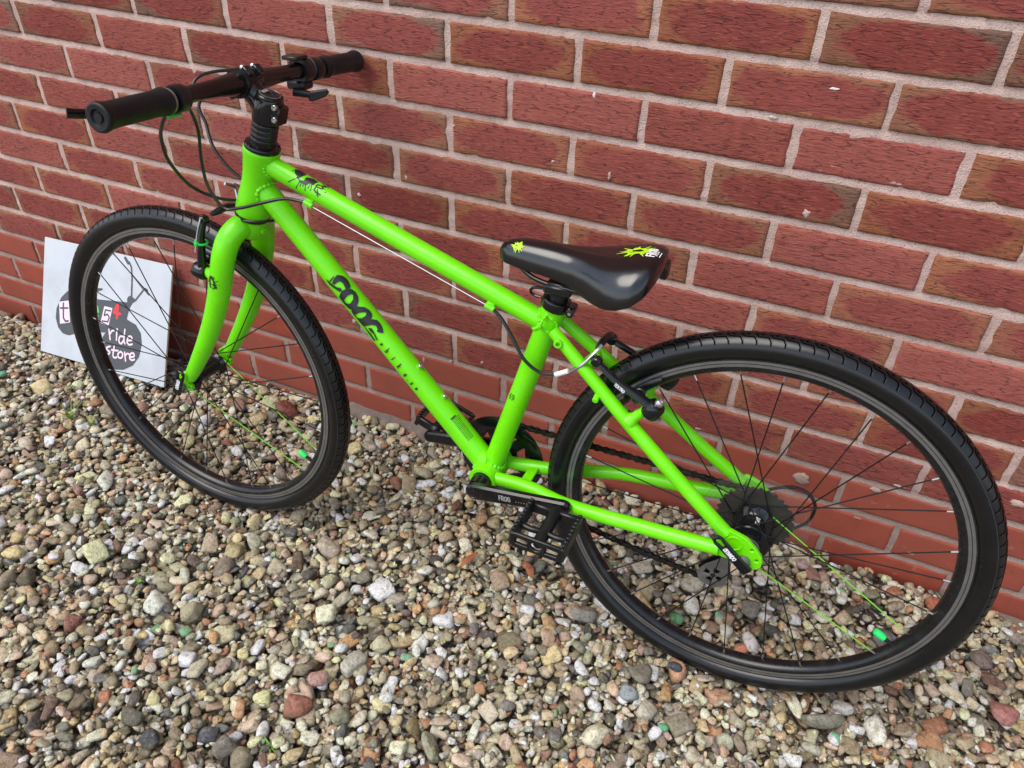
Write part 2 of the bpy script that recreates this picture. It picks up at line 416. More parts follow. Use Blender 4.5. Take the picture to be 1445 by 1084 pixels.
        for tri in tessellate_polygon([[Vector((x, y, 0)) for x, y in lp] for lp in tops]):
            a, b, c = [np.array(V[idx[i]]) for i in tri]
            t = tri if np.dot(np.cross(b - a, c - a), nn) > 0 else tri[::-1]
            F.append(tuple(idx[i] for i in t)); F.append(tuple(idb[i] for i in t[::-1]))
        s.add(V, F, mi)
    def build(s, name, mats, parent=None, smooth=True, ang=38, off=(0, 0, 0)):
        me = bpy.data.meshes.new(name); V = np.array(s.v, float) - np.array(off, float)
        me.from_pydata(V.tolist(), [], s.f); me.update()
        for m in (mats if isinstance(mats, (list, tuple)) else [mats]): me.materials.append(M[m] if isinstance(m, str) else m)
        me.polygons.foreach_set('material_index', s.mi)
        if smooth:
            me.polygons.foreach_set('use_smooth', [True] * len(me.polygons))
            me.set_sharp_from_angle(angle=math.radians(ang))
        o = bpy.data.objects.new(name, me); COL.objects.link(o); o.parent = parent
        return o
def tag(o, label=None, cat=None, kind=None, group=None):
    if label: o['label'] = label
    if cat: o['category'] = cat
    if kind: o['kind'] = kind
    if group: o['group'] = group
    return o

# --------- 2D print rasteriser: union of polygons -> thin strips laid on any surface
def inpoly(poly, X, Y):
    poly = np.array(poly, float); r = np.zeros(X.shape, bool); n = len(poly); j = n - 1
    for i in range(n):
        xi, yi = poly[i]; xj, yj = poly[j]
        c = (yi > Y) != (yj > Y)
        with np.errstate(divide='ignore', invalid='ignore'):
            r ^= c & (X < (xj - xi) * (Y - yi) / (yj - yi + 1e-15) + xi)
        j = i
    return r
def capsule(P, w, X, Y):
    P = np.array(P, float); r = np.zeros(X.shape, bool)
    w = np.broadcast_to(np.array(w, float), (len(P),))
    for i in range(len(P) - 1):
        d = P[i + 1] - P[i]; t = np.clip(((X - P[i][0]) * d[0] + (Y - P[i][1]) * d[1]) / (d @ d + 1e-15), 0, 1)
        r |= (X - P[i][0] - t * d[0]) ** 2 + (Y - P[i][1] - t * d[1]) ** 2 < ((w[i] + (w[i + 1] - w[i]) * t) / 2) ** 2
    return r
def raster(bb, res, ops):
    x0, y0, x1, y1 = bb; nx = int((x1 - x0) / res) + 1; ny = int((y1 - y0) / res) + 1
    X, Y = np.meshgrid(x0 + (np.arange(nx) + .5) * res, y0 + (np.arange(ny) + .5) * res)
    m = np.zeros(X.shape, bool)
    for sgn, fn in ops:
        q = fn(X, Y); m = (m | q) if sgn > 0 else (m & ~q)
    return m, bb, res
def lay(mb, rs, fmap, maxrun=40, mi=0):
    m, (x0, y0, x1, y1), res = rs
    for j in range(m.shape[0]):
        row = m[j]; i = 0; n = len(row)
        while i < n:
            if row[i]:
                k = i
                while k < n and row[k] and k - i < maxrun: k += 1
                a, b, c, d = x0 + i * res, x0 + k * res, y0 + j * res, y0 + (j + 1) * res
                mb.add([fmap(a, c), fmap(b, c), fmap(b, d), fmap(a, d)], [(0, 1, 2, 3)], mi); i = k
            else: i += 1
def poly(P): return lambda X, Y: inpoly(P, X, Y)
def caps(P, w): return lambda X, Y: capsule(P, w, X, Y)
_GL = {  # hand-drawn stroke letters on a unit x-height
 'r': [[(0, .95), (.05, 0)], [(.03, .6), (.25, .95), (.5, .85)]], 'i': [[(.15, .95), (.15, 0)], [(.14, 1.32), (.17, 1.36)]],
 'd': [[(.55, .8), (.25, .9), (.02, .5), (.15, .05), (.45, .12), (.6, .5)], [(.62, 1.75), (.6, .8), (.68, 0)]],
 'e': [[(.03, .5), (.55, .55), (.5, .88), (.22, .92), (.02, .5), (.18, .06), (.5, .05), (.62, .18)]],
 's': [[(.5, .85), (.25, .95), (.06, .72), (.3, .5), (.5, .28), (.3, .02), (0, .12)]],
 't': [[(.28, 1.45), (.24, .2), (.38, 0), (.52, .1)], [(0, .95), (.52, 1.0)]],
 'o': [[(.3, .95), (.05, .55), (.15, .08), (.4, .05), (.6, .45), (.48, .88), (.3, .95)]],
 'b': [[(0, 1.6), (0, 0)], [(0, .55), (.25, .9), (.5, .6), (.42, .1), (.15, .02), (0, .2)]],
 'k': [[(0, 1.6), (0, 0)], [(.45, .95), (.03, .45), (.5, 0)]],
 'F': [[(0, 1.5), (0, 0)], [(0, 1.5), (.6, 1.5)], [(0, .8), (.5, .8)]],
 'R': [[(0, 0), (0, 1.5), (.45, 1.45), (.55, 1.1), (.4, .8), (0, .75)], [(.25, .75), (.65, 0)]],
 'O': [[(.35, 1.5), (.05, 1.15), (.05, .35), (.35, 0), (.65, .35), (.65, 1.15), (.35, 1.5)]],
 'G': [[(.65, 1.25), (.35, 1.5), (.05, 1.1), (.05, .4), (.35, 0), (.65, .3), (.65, .75), (.4, .75)]],
 'Q': [[(.35, 1.5), (.05, 1.15), (.05, .35), (.35, 0), (.65, .35), (.65, 1.15), (.35, 1.5)], [(.42, .4), (.7, -.05)]],
 'U': [[(0, 1.5), (.02, .3), (.3, 0), (.6, .3), (.62, 1.5)]], 'A': [[(0, 0), (.35, 1.5), (.7, 0)], [(.15, .5), (.55, .5)]],
 'N': [[(0, 0), (0, 1.5), (.62, 0), (.62, 1.5)]], 'D': [[(0, 0), (0, 1.5), (.4, 1.4), (.62, .9), (.6, .45), (.38, .05), (0, 0)]],
 'T': [[(.32, 0), (.32, 1.5)], [(0, 1.5), (.65, 1.5)]], 'E': [[(.6, 1.5), (0, 1.5), (0, 0), (.6, 0)], [(0, .78), (.5, .78)]],
 'K': [[(0, 0), (0, 1.5)], [(.6, 1.5), (.05, .75), (.62, 0)]], 'W': [[(0, 1.5), (.2, 0), (.4, 1.1), (.6, 0), (.8, 1.5)]],
 'I': [[(.15, 0), (.15, 1.5)]], '5': [[(.55, 1.5), (.1, 1.5), (.05, .85), (.35, .95), (.6, .65), (.5, .15), (.2, 0), (0, .2)]],
 '4': [[(.45, 0), (.45, 1.5), (0, .45), (.7, .45)]],
 '6': [[(.5, 1.45), (.2, 1.2), (.03, .6), (.15, .05), (.42, .02), (.58, .4), (.42, .78), (.15, .7), (.05, .45)]],
 '9': [[(.08, .05), (.38, .3), (.55, .9), (.43, 1.45), (.16, 1.48), (0, 1.1), (.16, .72), (.43, .8), (.53, 1.05)]],
 '*': [[(.25, .9), (.25, .2)], [(0, .75), (.5, .35)], [(0, .35), (.5, .75)]], '-': [[(.05, .5), (.4, .5)]], ' ': []}
def glyphs(txt, x, y, h, w, gap=.35, slant=0.0):
    """strokes of a word; h = x-height, w = pen width; returns ops and end x"""
    ops = []
    for ch in txt:
        g = _GL.get(ch, []); mx = max([p[0] for st in g for p in st] + [.25])
        for st in g:
            P = [(x + (p[0] + slant * p[1]) * h, y + p[1] * h) for p in st]
            if len(P) > 3: P = spline([(a, b, 0) for a, b in P], 4)[:, :2]
            ops.append((1, caps(P, w)))
        x += (mx + gap) * h
    return ops, x
def splat(cx, cy, r, seed, sx=1.0):
    g = np.random.default_rng(seed); ops = []
    a = np.linspace(0, 2 * math.pi, 40, endpoint=False)
    rr = r * (.72 + .16 * g.random(40) + .10 * np.sin(a * 5 + g.random() * 6))
    ops.append((1, poly(np.stack([cx + sx * rr * np.cos(a), cy + rr * np.sin(a)], 1))))
    for k in range(16):
        t = g.random() * 6.28; l = r * (1.0 + .5 * g.random())
        ops.append((1, caps([(cx + sx * .6 * r * math.cos(t), cy + .6 * r * math.sin(t)), (cx + sx * l * math.cos(t), cy + l * math.sin(t))], [r * .22, r * .07])))
    return ops

# ------------------------------------------------------------------ ground height
_gx = [-3.0, -2.1, -1.6, -.9, -.3, .1, .6, 2.0]; _gz = [-.985, -.984, -.982, -.974, -.956, -.943, -.952, -.96]
def ground_z(x, y):
    z = np.interp(x, _gx, _gz) + ZS
    dip = np.clip((-1.25 - x) / .5, 0, 1) * np.clip((y + .10) / .08, 0, 1) * .05
    return z - dip

# ------------------------------------------------------------------ brick wall
def vnoise(X, Y, seed):
    g = np.random.default_rng(seed).random((64, 64)); xi = np.floor(X).astype(int); yi = np.floor(Y).astype(int)
    fx = X - xi; fy = Y - yi; fx = fx * fx * (3 - 2 * fx); fy = fy * fy * (3 - 2 * fy)
    q = lambda a, b: g[a % 64, b % 64]
    return (q(xi, yi) * (1 - fx) + q(xi + 1, yi) * fx) * (1 - fy) + (q(xi, yi + 1) * (1 - fx) + q(xi + 1, yi + 1) * fx) * fy
def build_wall():
    X0, X1, Z0, Z1 = -2.75, 1.25, -1.12 + ZS, .30 + ZS
    xs = np.arange(X0, X1, .0068); zs = np.arange(Z0, Z1, .0050)
    X, Z = np.meshgrid(xs, zs)
    # weather-struck joint: recessed under the upper brick, flush with the lower one
    ph = ((Z - ZS) / .075) % 1.0           # 0 at a bed line centre, rising upwards
    d = np.where(ph > .5, ph - 1, ph) * .075   # signed distance from the bed centre
    Y = np.where(np.abs(d) < .009, .0022 + .22 * (d + .006), .0028)
    Y = Y + (vnoise(X * 40, Z * 40, 1) - .5) * .0020 + (vnoise(X * 110, Z * 110, 2) - .5) * .0022
    n, m = X.shape
    V = np.stack([X, Y, Z], -1).reshape(-1, 3)
    I = (np.arange(n - 1)[:, None] * m + np.arange(m - 1)[None]).ravel()
    F = np.stack([I, I + 1, I + m + 1, I + m], 1)
    me = bpy.data.meshes.new('brick_wall'); me.from_pydata(V.tolist(), [], F.tolist()); me.update()
    # plain backing that carries the wall on beyond the picture
    me.polygons.foreach_set('use_smooth', [True] * len(me.polygons)); me.materials.append(M['mortar'])
    wall = bpy.data.objects.new('brick_wall', me); COL.objects.link(wall)
    tag(wall, 'red brick house wall with pale pink mortar behind the bicycle', 'wall')
    b = MB()
    for (xa, xb, za, zb) in ((-5, 4, -1.3, -1.12), (-5, X0, -1.12, .30), (X1, 4, -1.12, .30), (-5, 4, .30, 2.2)):
        b.box(((xa + xb) / 2, .05, (za + zb) / 2 + ZS), ((xb - xa) / 2 - .0005, .046, (zb - za) / 2 - .0005), bev=.0004)
    b.build('mortar_backing', 'mortar', wall, smooth=False)
    # brick variants
    def variant(seed, smooth):
        g = np.random.default_rng(seed); nx, nz = 33, 9; hx, hz = .1068, .0318
        gx = np.unique(np.r_[-hx, -hx + .0022, np.linspace(-hx + .006, hx - .006, nx - 4), hx - .0022, hx])
        gz = np.unique(np.r_[-hz, -hz + .0022, np.linspace(-hz + .006, hz - .006, nz - 4), hz - .0022, hz])
        A, B = np.meshgrid(gx, gz); a, c = A.copy(), B.copy()
        jit = .0011 if not smooth else .0007
        ed = (np.abs(A) > hx - .003); eb = (np.abs(B) > hz - .003)
        sx = g.random() * 50; c = c + np.where(eb, (vnoise(A * 160 + sx, B * 3 + sx, seed) - .5) * 1.5 * jit, 0)
        a = a + np.where(ed, (vnoise(A * 3 + sx, B * 140 + sx, seed + 1) - .5) * 2 * jit, 0)
        edge = np.minimum(hx - np.abs(A), hz - np.abs(B))
        y = np.where(edge < .001, .0021, np.where(edge < .003, .0003, 0)) - (vnoise(A * 30 + sx, B * 30, seed + 2) - .5) * (.0012 if not smooth else .0005)
        y = y + np.where(edge < .001, (vnoise(A * 200 + sx, B * 200, seed + 3)) * .0016, 0)
        if g.random() < .3:   # a chipped arris
            cx = (g.random() - .5) * .19; cz = hz * (1 if g.random() < .5 else -1)
            q = np.exp(-(((A - cx) / .008) ** 2 + ((B - cz) / .004) ** 2)); y = y + q * .004
        n, m = A.shape; mb = MB()
        V = np.stack([a, y, c], -1).reshape(-1, 3).tolist()
        F = [(i * m + j, i * m + j + 1, (i + 1) * m + j + 1, (i + 1) * m + j) for i in range(n - 1) for j in range(m - 1)]
        ring = [j for j in range(m)] + [i * m + m - 1 for i in range(1, n)] + [(n - 1) * m + j for j in range(m - 2, -1, -1)] + [i * m for i in range(n - 2, 0, -1)]
        k0 = len(V); V += [[V[i][0], .03, V[i][2]] for i in ring]; L = len(ring)
        F += [(ring[(k + 1) % L], ring[k], k0 + k, k0 + (k + 1) % L) for k in range(L)]
        me = bpy.data.meshes.new('brick'); me.from_pydata(V, [], F); me.update()
        me.polygons.foreach_set('use_smooth', [True] * len(me.polygons)); me.materials.append(M['brick_s' if smooth else 'brick'])
        return me
    rough = [variant(100 + k, False) for k in range(14)]; smo = [variant(300 + k, True) for k in range(8)]
    # (course, half-brick position) -> (oval strength, dark burn) read off the photograph
    known = {(0, 0): (1., 1.), (1, -1): (1., .35), (1, 1): (1., .9), (3, -1): (1., .9), (3, 1): (.9, .1), (4, 2): (1., .15), (5, -1): (.15, 0), (5, 1): (.8, .3),
             (2, -2): (.1, 0), (2, 0): (0., 0), (1, -3): (.8, .1), (0, -2): (.9, .1), (1, -5): (.9, .2), (2, -4): (.1, 0), (2, -6): (.2, 0), (3, -5): (.9, .2), (3, -3): (.6, .2),
             (4, -4): (.7, .1), (4, -6): (1., .5), (5, -5): (1., .3), (5, -3): (1., .4), (3, -7): (1., .5), (4, 0): (.2, 0), (6, 2): (.2, 0), (6, 0): (.9, .3), (7, 3): (1., .6)}
    rest = MB(); cnt = 0
    for k in range(-28, 15):                      # course k hangs from bed line k (z = -.075 k)
        zc = -.075 * k - .0375 + ZS
        for h in range(-46, 36):
            if (h - k) % 2: continue
            xc = .1125 * h + .1125
            inx = -2.55 < xc < 1.0 and -3 < k < 15
            if inx and xc < -1.0 and k > 14: inx = False
            P, dep = project([[xc, 0, zc]])
            vis = inx and -130 < P[0, 0] < 1600 and -90 < P[0, 1] < 1000
            if vis:
                sm = k >= 10
                o = bpy.data.objects.new('brick', (smo if sm else rough)[rng.integers(len(smo if sm else rough))]); COL.objects.link(o)
                o.parent = wall; o.location = (xc + rng.normal() * .0007, rng.normal() * .0006, zc + rng.normal() * .0006)
                o.rotation_euler = (0, rng.normal() * .0022 + (math.pi if rng.random() < .5 else 0), 0)
                ov, dk = known.get((k, h), (rng.choice([.2, .7, .95, 1.0]), rng.choice([0, .2, .4, .7, 1.0])))
                if (k, h) in known: o.rotation_euler[1] = 0
                o.color = (ov, dk, rng.random(), 1); cnt += 1
            elif k < 14 and not (inx and k > 13):
                rest.box((xc, .0155, zc), (.1075, .0155, .0325), bev=.0015)
    ro = rest.build('brick_course', 'brick', wall, smooth=False); tag(ro, kind='stuff'); ro.color = (.6, .2, .4, 1)
    # mortar splashes and droppings stuck on the brick faces
    def blob(u, v, r, sx=1.0, sz=1.0, seed=0, mat='mortar', th=.35):
        c = on_wall(u, v); g = np.random.default_rng(seed); mb = MB(); n = 20; V = [(c[0], -r * th, c[2])]; F = []
        for ring, (q, y) in enumerate(((.5, -r * th * .85), (.85, -r * th * .4), (1.0, .0018))):
            for j in range(n):
                t = 2 * math.pi * j / n; rr = r * q * (.55 + .85 * vnoise(np.array(math.cos(t) * 2.6 + 9 + seed), np.array(math.sin(t) * 2.6 + 9), 5))
                V.append((c[0] + sx * rr * math.cos(t), y + (g.random() - .5) * r * .12, c[2] + sz * rr * math.sin(t)))
        for j in range(n): F.append((0, 1 + j, 1 + (j + 1) % n))
        for k in range(2):
            for j in range(n):
                a, b2 = 1 + k * n + j, 1 + k * n + (j + 1) % n; F.append((a, a + n, b2 + n, b2))
        mb.add(V, F); return mb.build('mortar_splash', mat, wall, ang=80)
    for i, (u, v, r, sx, sz) in enumerate([(1132, 676, .013, 1.1, 1), (1236, 692, .008, 1.2, .6), (1437, 711, .010, 1.3, .8), (500, 454, .006, .9, 1), (636, 511, .004, 1, 1), (680, 512, .0042, 1, 1),
                                           (507, 275, .005, 1, .8), (1138, 302, .007, 1, 1), (573, 251, .004, .8, 1), (860, 249, .006, .5, 1.3), (1285, 781, .006, 1.2, .7), (1210, 731, .005, 1.6, .5),
                                           (1268, 686, .006, 1.8, .5), (1090, 166, .005, 1.4, .5), (598, 508, .005, .6, 1.4), (985, 605, .004, 1.6, .6), (640, 178, .003, 1, 1), (780, 228, .0028, 1, 1)]):
        blob(u, v, r, sx, sz, 20 + i)
    wp = blob(838, 142, .010, .32, 1.6, 77, 'print_white', .06); wp.name = 'paint_drip'
    wp = blob(834, 155, .007, .2, 1.8, 78, 'print_white', .05); wp.name = 'paint_drip'
    wp = blob(1177, 125, .004, 1.7, .5, 79, 'print_white', .06); wp.name = 'paint_drip'
    # rough cement haunch showing at the foot of the wall
    for (xa, xb, zz, sd) in ((.50, 1.15, -.972 + ZS, 3), (-.845, -.60, -.971 + ZS, 4)):
        mb = MB(); n = 40; V = []; F = []
        for i in range(n):
            x = xa + (xb - xa) * i / (n - 1)
            nz = float(vnoise(np.array(x * 30 + 5), np.array(sd * 3.), 8)); ny = float(vnoise(np.array(x * 45 + 5), np.array(sd * 5.), 9))
            for (y, z) in ((.004, .012 + .010 * nz), (-.008 - .006 * ny, .010 + .009 * nz), (-.020 - .014 * ny, .000 + .006 * ny), (-.024 - .012 * nz, -.02), (-.02, -.05)):
                V.append((x, y, zz + z))
        for i in range(n - 1):
            for k in range(4): F.append((i * 5 + k, i * 5 + k + 1, i * 5 + k + 6, i * 5 + k + 5))
        mb.add(V, F); mb.build('mortar_haunch', 'cement', wall, ang=60)
    return wall
wall = build_wall()

# ------------------------------------------------------------------ sign board leaning on the wall
SG = np.array([[-1.71387508, -0.02, -0.71344162], [-1.2938969, -0.01876437, -0.69266187], [-1.70046652, -0.1482153, -0.97681711]]); SG[:, 2] += ZS
def build_sign():
    e1 = unit(SG[1] - SG[0]); e2 = unit(SG[0] - SG[2]); n = unit(np.cross(e1, e2)); w = .4205; h = .2945
    root = bpy.data.objects.new('sign_board', None); COL.objects.link(root)
    base = SG[2] + e1 * w / 2; root.location = base
    tag(root, 'white sign board with a dark bicycle silhouette leaning against the wall behind the front wheel', 'sign')
    mb = MB(); mb.box(SG[2] + e1 * w / 2 + e2 * h / 2 - n * .003, (w / 2, h / 2, .0028), [e1, e2, n], bev=.0007)
    o = mb.build('panel', ['sign', 'sign_edge'], root, smooth=False, off=base)
    for p in o.data.polygons:
        if abs(np.dot(np.array(p.normal), n)) < .6: p.material_index = 1
    # picture coordinates: photo pixels on the board -> metres on the board
    def uv(px, py):
        d = RC.T @ np.array([(px - 722.5) / FPX, (py - 542) / FPX, 1.0]); t = ((SG[2] - CC) @ n) / (d @ n); q = CC + d * t - SG[2]
        return (q @ e1, q @ e2)
    c = lambda P, ox=50, oy=320, sc=4.514: [uv(ox + x / sc, oy + y / sc) for x, y in P]
    fm = lambda hh: (lambda u, v: SG[2] + e1 * u + e2 * v + n * (.0004 + hh))
    def put(name, mat, ops, hh, res=.0007):
        mb = MB(); lay(mb, raster((0, 0, w, h), res, ops), fm(hh), 400); return mb.build(name, mat, root, smooth=False, off=base)
    wh1 = c([(205, 410), (165, 450), (135, 520), (130, 580), (145, 640), (175, 680), (215, 692), (260, 680), (285, 620), (290, 540), (270, 450), (240, 415)])
    wh2 = c([(430, 700), (470, 640), (520, 600), (590, 595), (640, 625), (672, 680), (678, 750), (660, 830), (620, 885), (560, 912), (500, 910), (450, 870), (425, 800)])
    body = c([(205, 410), (300, 440), (375, 460), (585, 482), (585, 455), (610, 440), (632, 465), (600, 520), (582, 585), (590, 600), (520, 640), (440, 675), (385, 668), (270, 660), (200, 560)])
    silh = [(1, poly(wh1)), (1, poly(wh2)), (1, poly(body)),
            (1, poly(c([(360, 400), (385, 390), (425, 392), (430, 402), (400, 412), (385, 428), (395, 462), (378, 462), (366, 425)]))),
            (1, poly(c([(585, 482), (590, 445), (608, 440), (645, 470), (625, 485)]))),
            (1, caps(c([(612, 450), (616, 330), (612, 260), (598, 225)]), [.005, .0045, .0045, .004])), (1, caps(c([(573, 200), (592, 232)]), .0075)),
            (1, caps(c([(620, 310), (690, 402)]), .0035)), (1, caps(c([(640, 465), (690, 402), (712, 405)]), [.004, .0045, .005])), (1, caps(c([(700, 400), (722, 433)]), [.008, .0045]))]
    put('bicycle_silhouette', 'slate', silh, 0)
    put('letter_tile', 'pink', [(1, poly(c([(152, 478), (215, 470), (222, 610), (158, 618)])))], .0003); put('letter_tile', 'pink', [(1, poly(c([(440, 506), (492, 518), (466, 635), (416, 612)])))], .0003)
    put('letter', 'slate', [(1, caps(c([(180, 488), (180, 580), (192, 602), (210, 600)]), .0050)), (1, caps(c([(162, 518), (208, 518)]), .0045)),
                            ], .0006, .0006)
    put('letter', 'slate', [(1, caps(c([(480, 536), (448, 530), (440, 565), (462, 558), (472, 578), (462, 606), (428, 600)]), .0040))], .0006, .0006)
    put('letter', 'gprint', [(1, caps(c([(372, 548), (400, 540), (396, 512), (380, 506), (366, 525), (366, 560), (380, 578), (398, 570)]), .0062))], .0003, .0006)
    put('letter', 'rprint', [(1, caps(c([(522, 500), (500, 545), (542, 556)]), .0062)), (1, caps(c([(528, 500), (520, 582)]), .0066))], .0003, .0006)
    def word(pts, name):
        ops = []
        for st in pts: ops.append((1, caps(spline([(a, b, 0) for a, b in c(st)], 5)[:, :2], .0044)))
        put(name, 'pink', ops, .0006, .0006)
    word([[(470, 655), (478, 718)], [(474, 690), (488, 665), (502, 662)], [(520, 672), (518, 722)], [(522, 650), (524, 654)], [(560, 700), (540, 700), (534, 730), (548, 745), (566, 720)], [(572, 655), (566, 720), (572, 745)],
          [(590, 725), (616, 722), (612, 700), (594, 702), (586, 735), (600, 752), (618, 748)]], 'lettering')
    word([[(478, 762), (456, 770), (462, 786), (476, 798), (466, 812), (448, 806)], [(504, 762), (496, 820), (508, 835), (520, 830)], [(488, 785), (528, 790)], [(545, 795), (528, 810), (532, 832), (550, 835), (558, 812), (545, 795)],
          [(570, 800), (576, 855)], [(573, 822), (586, 808), (598, 812)], [(606, 830), (630, 826), (626, 806), (608, 810), (602, 835), (614, 850), (632, 846)]], 'lettering')
build_sign()

# ------------------------------------------------------------------ bicycle frame of reference
BX = np.array([-0.999374791787569, -0.014010662750021186, -0.032461159388695884])
BY = np.array([0.011299306196749946, -0.9965473747067641, 0.08225360566278175])
BZ = np.array([-0.03350151069765718, 0.08183539145358494, 0.9960826358724528])
BO = np.array([0.09288484, -0.32224792, -0.63013081 + ZS])
BB0 = np.array([.5, 0, -.315])
WBASE = 1.0023
def b2w(p): p = np.array(p, float); return BO + p[..., 0:1] * BX + p[..., 1:2] * BY + p[..., 2:3] * BZ
def w2b(q): d = np.array(q, float) - BO; return np.stack([d @ BX, d @ BY, d @ BZ], -1)

# ------------------------------------------------------------------ gravel
PAL = [((176, 168, 150), 14), ((148, 142, 132), 14), ((160, 140, 112), 12), ((154, 128, 112), 10), ((98, 94, 92), 8), ((132, 126, 104), 12), ((158, 110, 76), 6),
       ((206, 202, 194), 8), ((118, 84, 74), 4), ((184, 160, 116), 7), ((70, 70, 74), 4), ((172, 148, 138), 8), ((120, 108, 92), 10), ((188, 182, 172), 8), ((150, 88, 66), 2)]
def cubesphere(n):
    V = {}; P = []; F = []
    def vid(p):
        k = tuple(np.round(p, 5))
        if k not in V: V[k] = len(P); P.append(np.array(p, float) / np.linalg.norm(p))
        return V[k]
    t = np.tan(np.linspace(-1, 1, n + 1) * math.pi / 4)
    for ax in range(3):
        for sg in (-1, 1):
            for i in range(n):
                for j in range(n):
                    q = []
                    for a, b in ((i, j), (i + 1, j), (i + 1, j + 1), (i, j + 1)):
                        p = [0, 0, 0]; p[ax] = sg; p[(ax + 1) % 3] = t[a]; p[(ax + 2) % 3] = t[b]; q.append(vid(p))
                    F.append(q if sg > 0 else q[::-1])
    return np.array(P), np.array(F)
CS = {n: cubesphere(n) for n in (2, 3, 4, 6)}
def stone_shape(D, g, angular):
    m = 7 if angular else 14
    N = g.normal(size=(m, 3)); N /= np.linalg.norm(N, axis=1)[:, None]
    N = np.vstack([N, np.eye(3), -np.eye(3)]); h = np.r_[.62 + .38 * g.random(m), .85 + .2 * g.random(6)]
    p = (11 + 14 * g.random()) if angular else (3.4 + 3.0 * g.random())
    r = (np.clip(D @ N.T / h, 0, None) ** p).sum(1) ** (-1 / p)
    return D * r[:, None]
def rand_rot(g, tilt):
    a = g.random() * 2 * math.pi; b = g.normal() * tilt; c = g.random() * 2 * math.pi
    Rz = np.array([[math.cos(a), -math.sin(a), 0], [math.sin(a), math.cos(a), 0], [0, 0, 1]])
    ax = np.array([math.cos(c), math.sin(c), 0]); K = np.array([[0, 0, ax[1]], [0, 0, -ax[0]], [-ax[1], ax[0], 0]])
    return (np.eye(3) + math.sin(b) * K + (1 - math.cos(b)) * K @ K) @ Rz
def build_gravel():
    g = np.random.default_rng(11)
    # soil sheet: fine near the camera, running out to the horizon in front of the wall
    xs = np.r_[-60, -20, -8, np.arange(-4, 3.01, .05), 8, 20, 60]; ys = np.r_[-90, -30, -10, -4, np.arange(-1.6, .061, .04)]
    X, Y = np.meshgrid(xs, ys); Z = ground_z(X, Y) - .022
    n, m = X.shape; I = (np.arange(n - 1)[:, None] * m + np.arange(m - 1)[None]).ravel()
    me = bpy.data.meshes.new('ground'); me.from_pydata(np.stack([X, Y, Z], -1).reshape(-1, 3).tolist(), [], np.stack([I, I + 1, I + m + 1, I + m], 1).tolist())
    me.materials.append(M['soil']); me.update()
    ground = bpy.data.objects.new('ground', me); COL.objects.link(ground)
    tag(ground, 'loose mixed pebble gravel covering the ground below the wall', kind='structure')
    # height field
    cell = .003; hx0, hy0 = -3.2, -1.75; NX = int(4.9 / cell); NY = int(1.8 / cell)
    gx = hx0 + (np.arange(NX) + .5) * cell; gy = hy0 + (np.arange(NY) + .5) * cell
    H = ground_z(gx[None, :], gy[:, None]) - .024
    corners = [on_ground(u, v, 0.0)[:2] for u, v in ((-70, 430), (-90, 700), (-90, 1190), (722, 1190), (1540, 1190), (1540, 870))]
    region = np.array(corners + [np.array([1.0, .02]), np.array([-2.5, .02])])
    bb = region.min(0), region.max(0)
    MK = inpoly(region, np.broadcast_to(gx[None, :], (NY, NX)), np.broadcast_to(gy[:, None], (NY, NX)))
    def inside(x, y):
        i = int((x - hx0) / cell); j = int((y - hy0) / cell)
        return 0 <= i < NX and 0 <= j < NY and MKC[0][j, i]
    MKC = [MK]
    pal = np.array([p[0] for p in PAL], float); pw = np.array([p[1] for p in PAL], float); pw /= pw.sum()
    special = [(405, 583, 34, .8, (128, 72, 62), 1), (1320, 856, 32, .9, (176, 108, 82), 1), (1415, 1010, 40, .9, (178, 122, 116), 1), (1160, 1022, 58, .42, (138, 134, 120), 1), (105, 880, 32, .8, (142, 96, 84), 1),
               (215, 1046, 32, .8, (72, 72, 75), 1), (298, 1040, 34, .6, (88, 88, 94), 1), (1058, 862, 34, .95, (132, 130, 122), 0), (1076, 836, 28, .8, (20, 21, 26), 0), (905, 955, 34, .95, (134, 128, 114), 1),
               (888, 982, 30, .9, (150, 158, 160), 1), (955, 876, 24, .9, (84, 140, 92), 0), (188, 1016, 40, .6, (104, 100, 88), 1), (1190, 1000, 30, .6, (205, 202, 196), 1), (1315, 1030, 34, .7, (160, 112, 86), 1),
               (950, 952, 28, .7, (70, 72, 80), 0), (340, 575, 30, .6, (148, 108, 98), 0), (160, 583, 36, .8, (150, 138, 118), 0), (1384, 935, 30, .9, (120, 105, 100), 1), (1276, 905, 24, .8, (228, 226, 220), 0),
               (1297, 808, 24, .9, (212, 196, 184), 1), (240, 655, 36, .5, (150, 148, 146), 0), (500, 940, 40, .6, (190, 186, 172), 1), (820, 870, 40, .5, (148, 144, 134), 1), (936, 1030, 20, .8, (90, 170, 110), 0),
               (450, 965, 30, .8, (190, 150, 140), 1), (715, 1000, 28, .9, (134, 128, 122), 0), (745, 805, 24, .6, (150, 92, 66), 1), (1130, 800, 26, .9, (176, 150, 142), 0), (1140, 730, 0, 1, (0, 0, 0), 0)]
    lumps = []
    for (u, v, px, asp, col, ang) in special:
        if px == 0: continue
        q = on_ground(u, v, 0.0); q = on_ground(u, v, float(ground_z(q[0], q[1])) + .004)
        _, dep = project([q]); lumps.append((q[0], q[1], px * dep[0] / FPX * .50, asp, col, ang))
    N = 33000; out = []
    wheels = [np.array([0, 0, 0.]), np.array([WBASE, 0, 0.])]
    sign_n = unit(np.cross(SG[1] - SG[0], SG[0] - SG[2]))
    def place(x, y, a, b, c, R, lowk=None):
        rad = math.sqrt(max(a, b) * min(a, b)); k = max(1, int(rad / cell))
        i = int((x - hx0) / cell); j = int((y - hy0) / cell)
        if i < k or j < k or i >= NX - k or j >= NY - k: return None
        w = H[j - k:j + k + 1, i - k:i + k + 1]
        return w, k, i, j
    yy, xx = np.mgrid[-14:15, -14:15] * cell
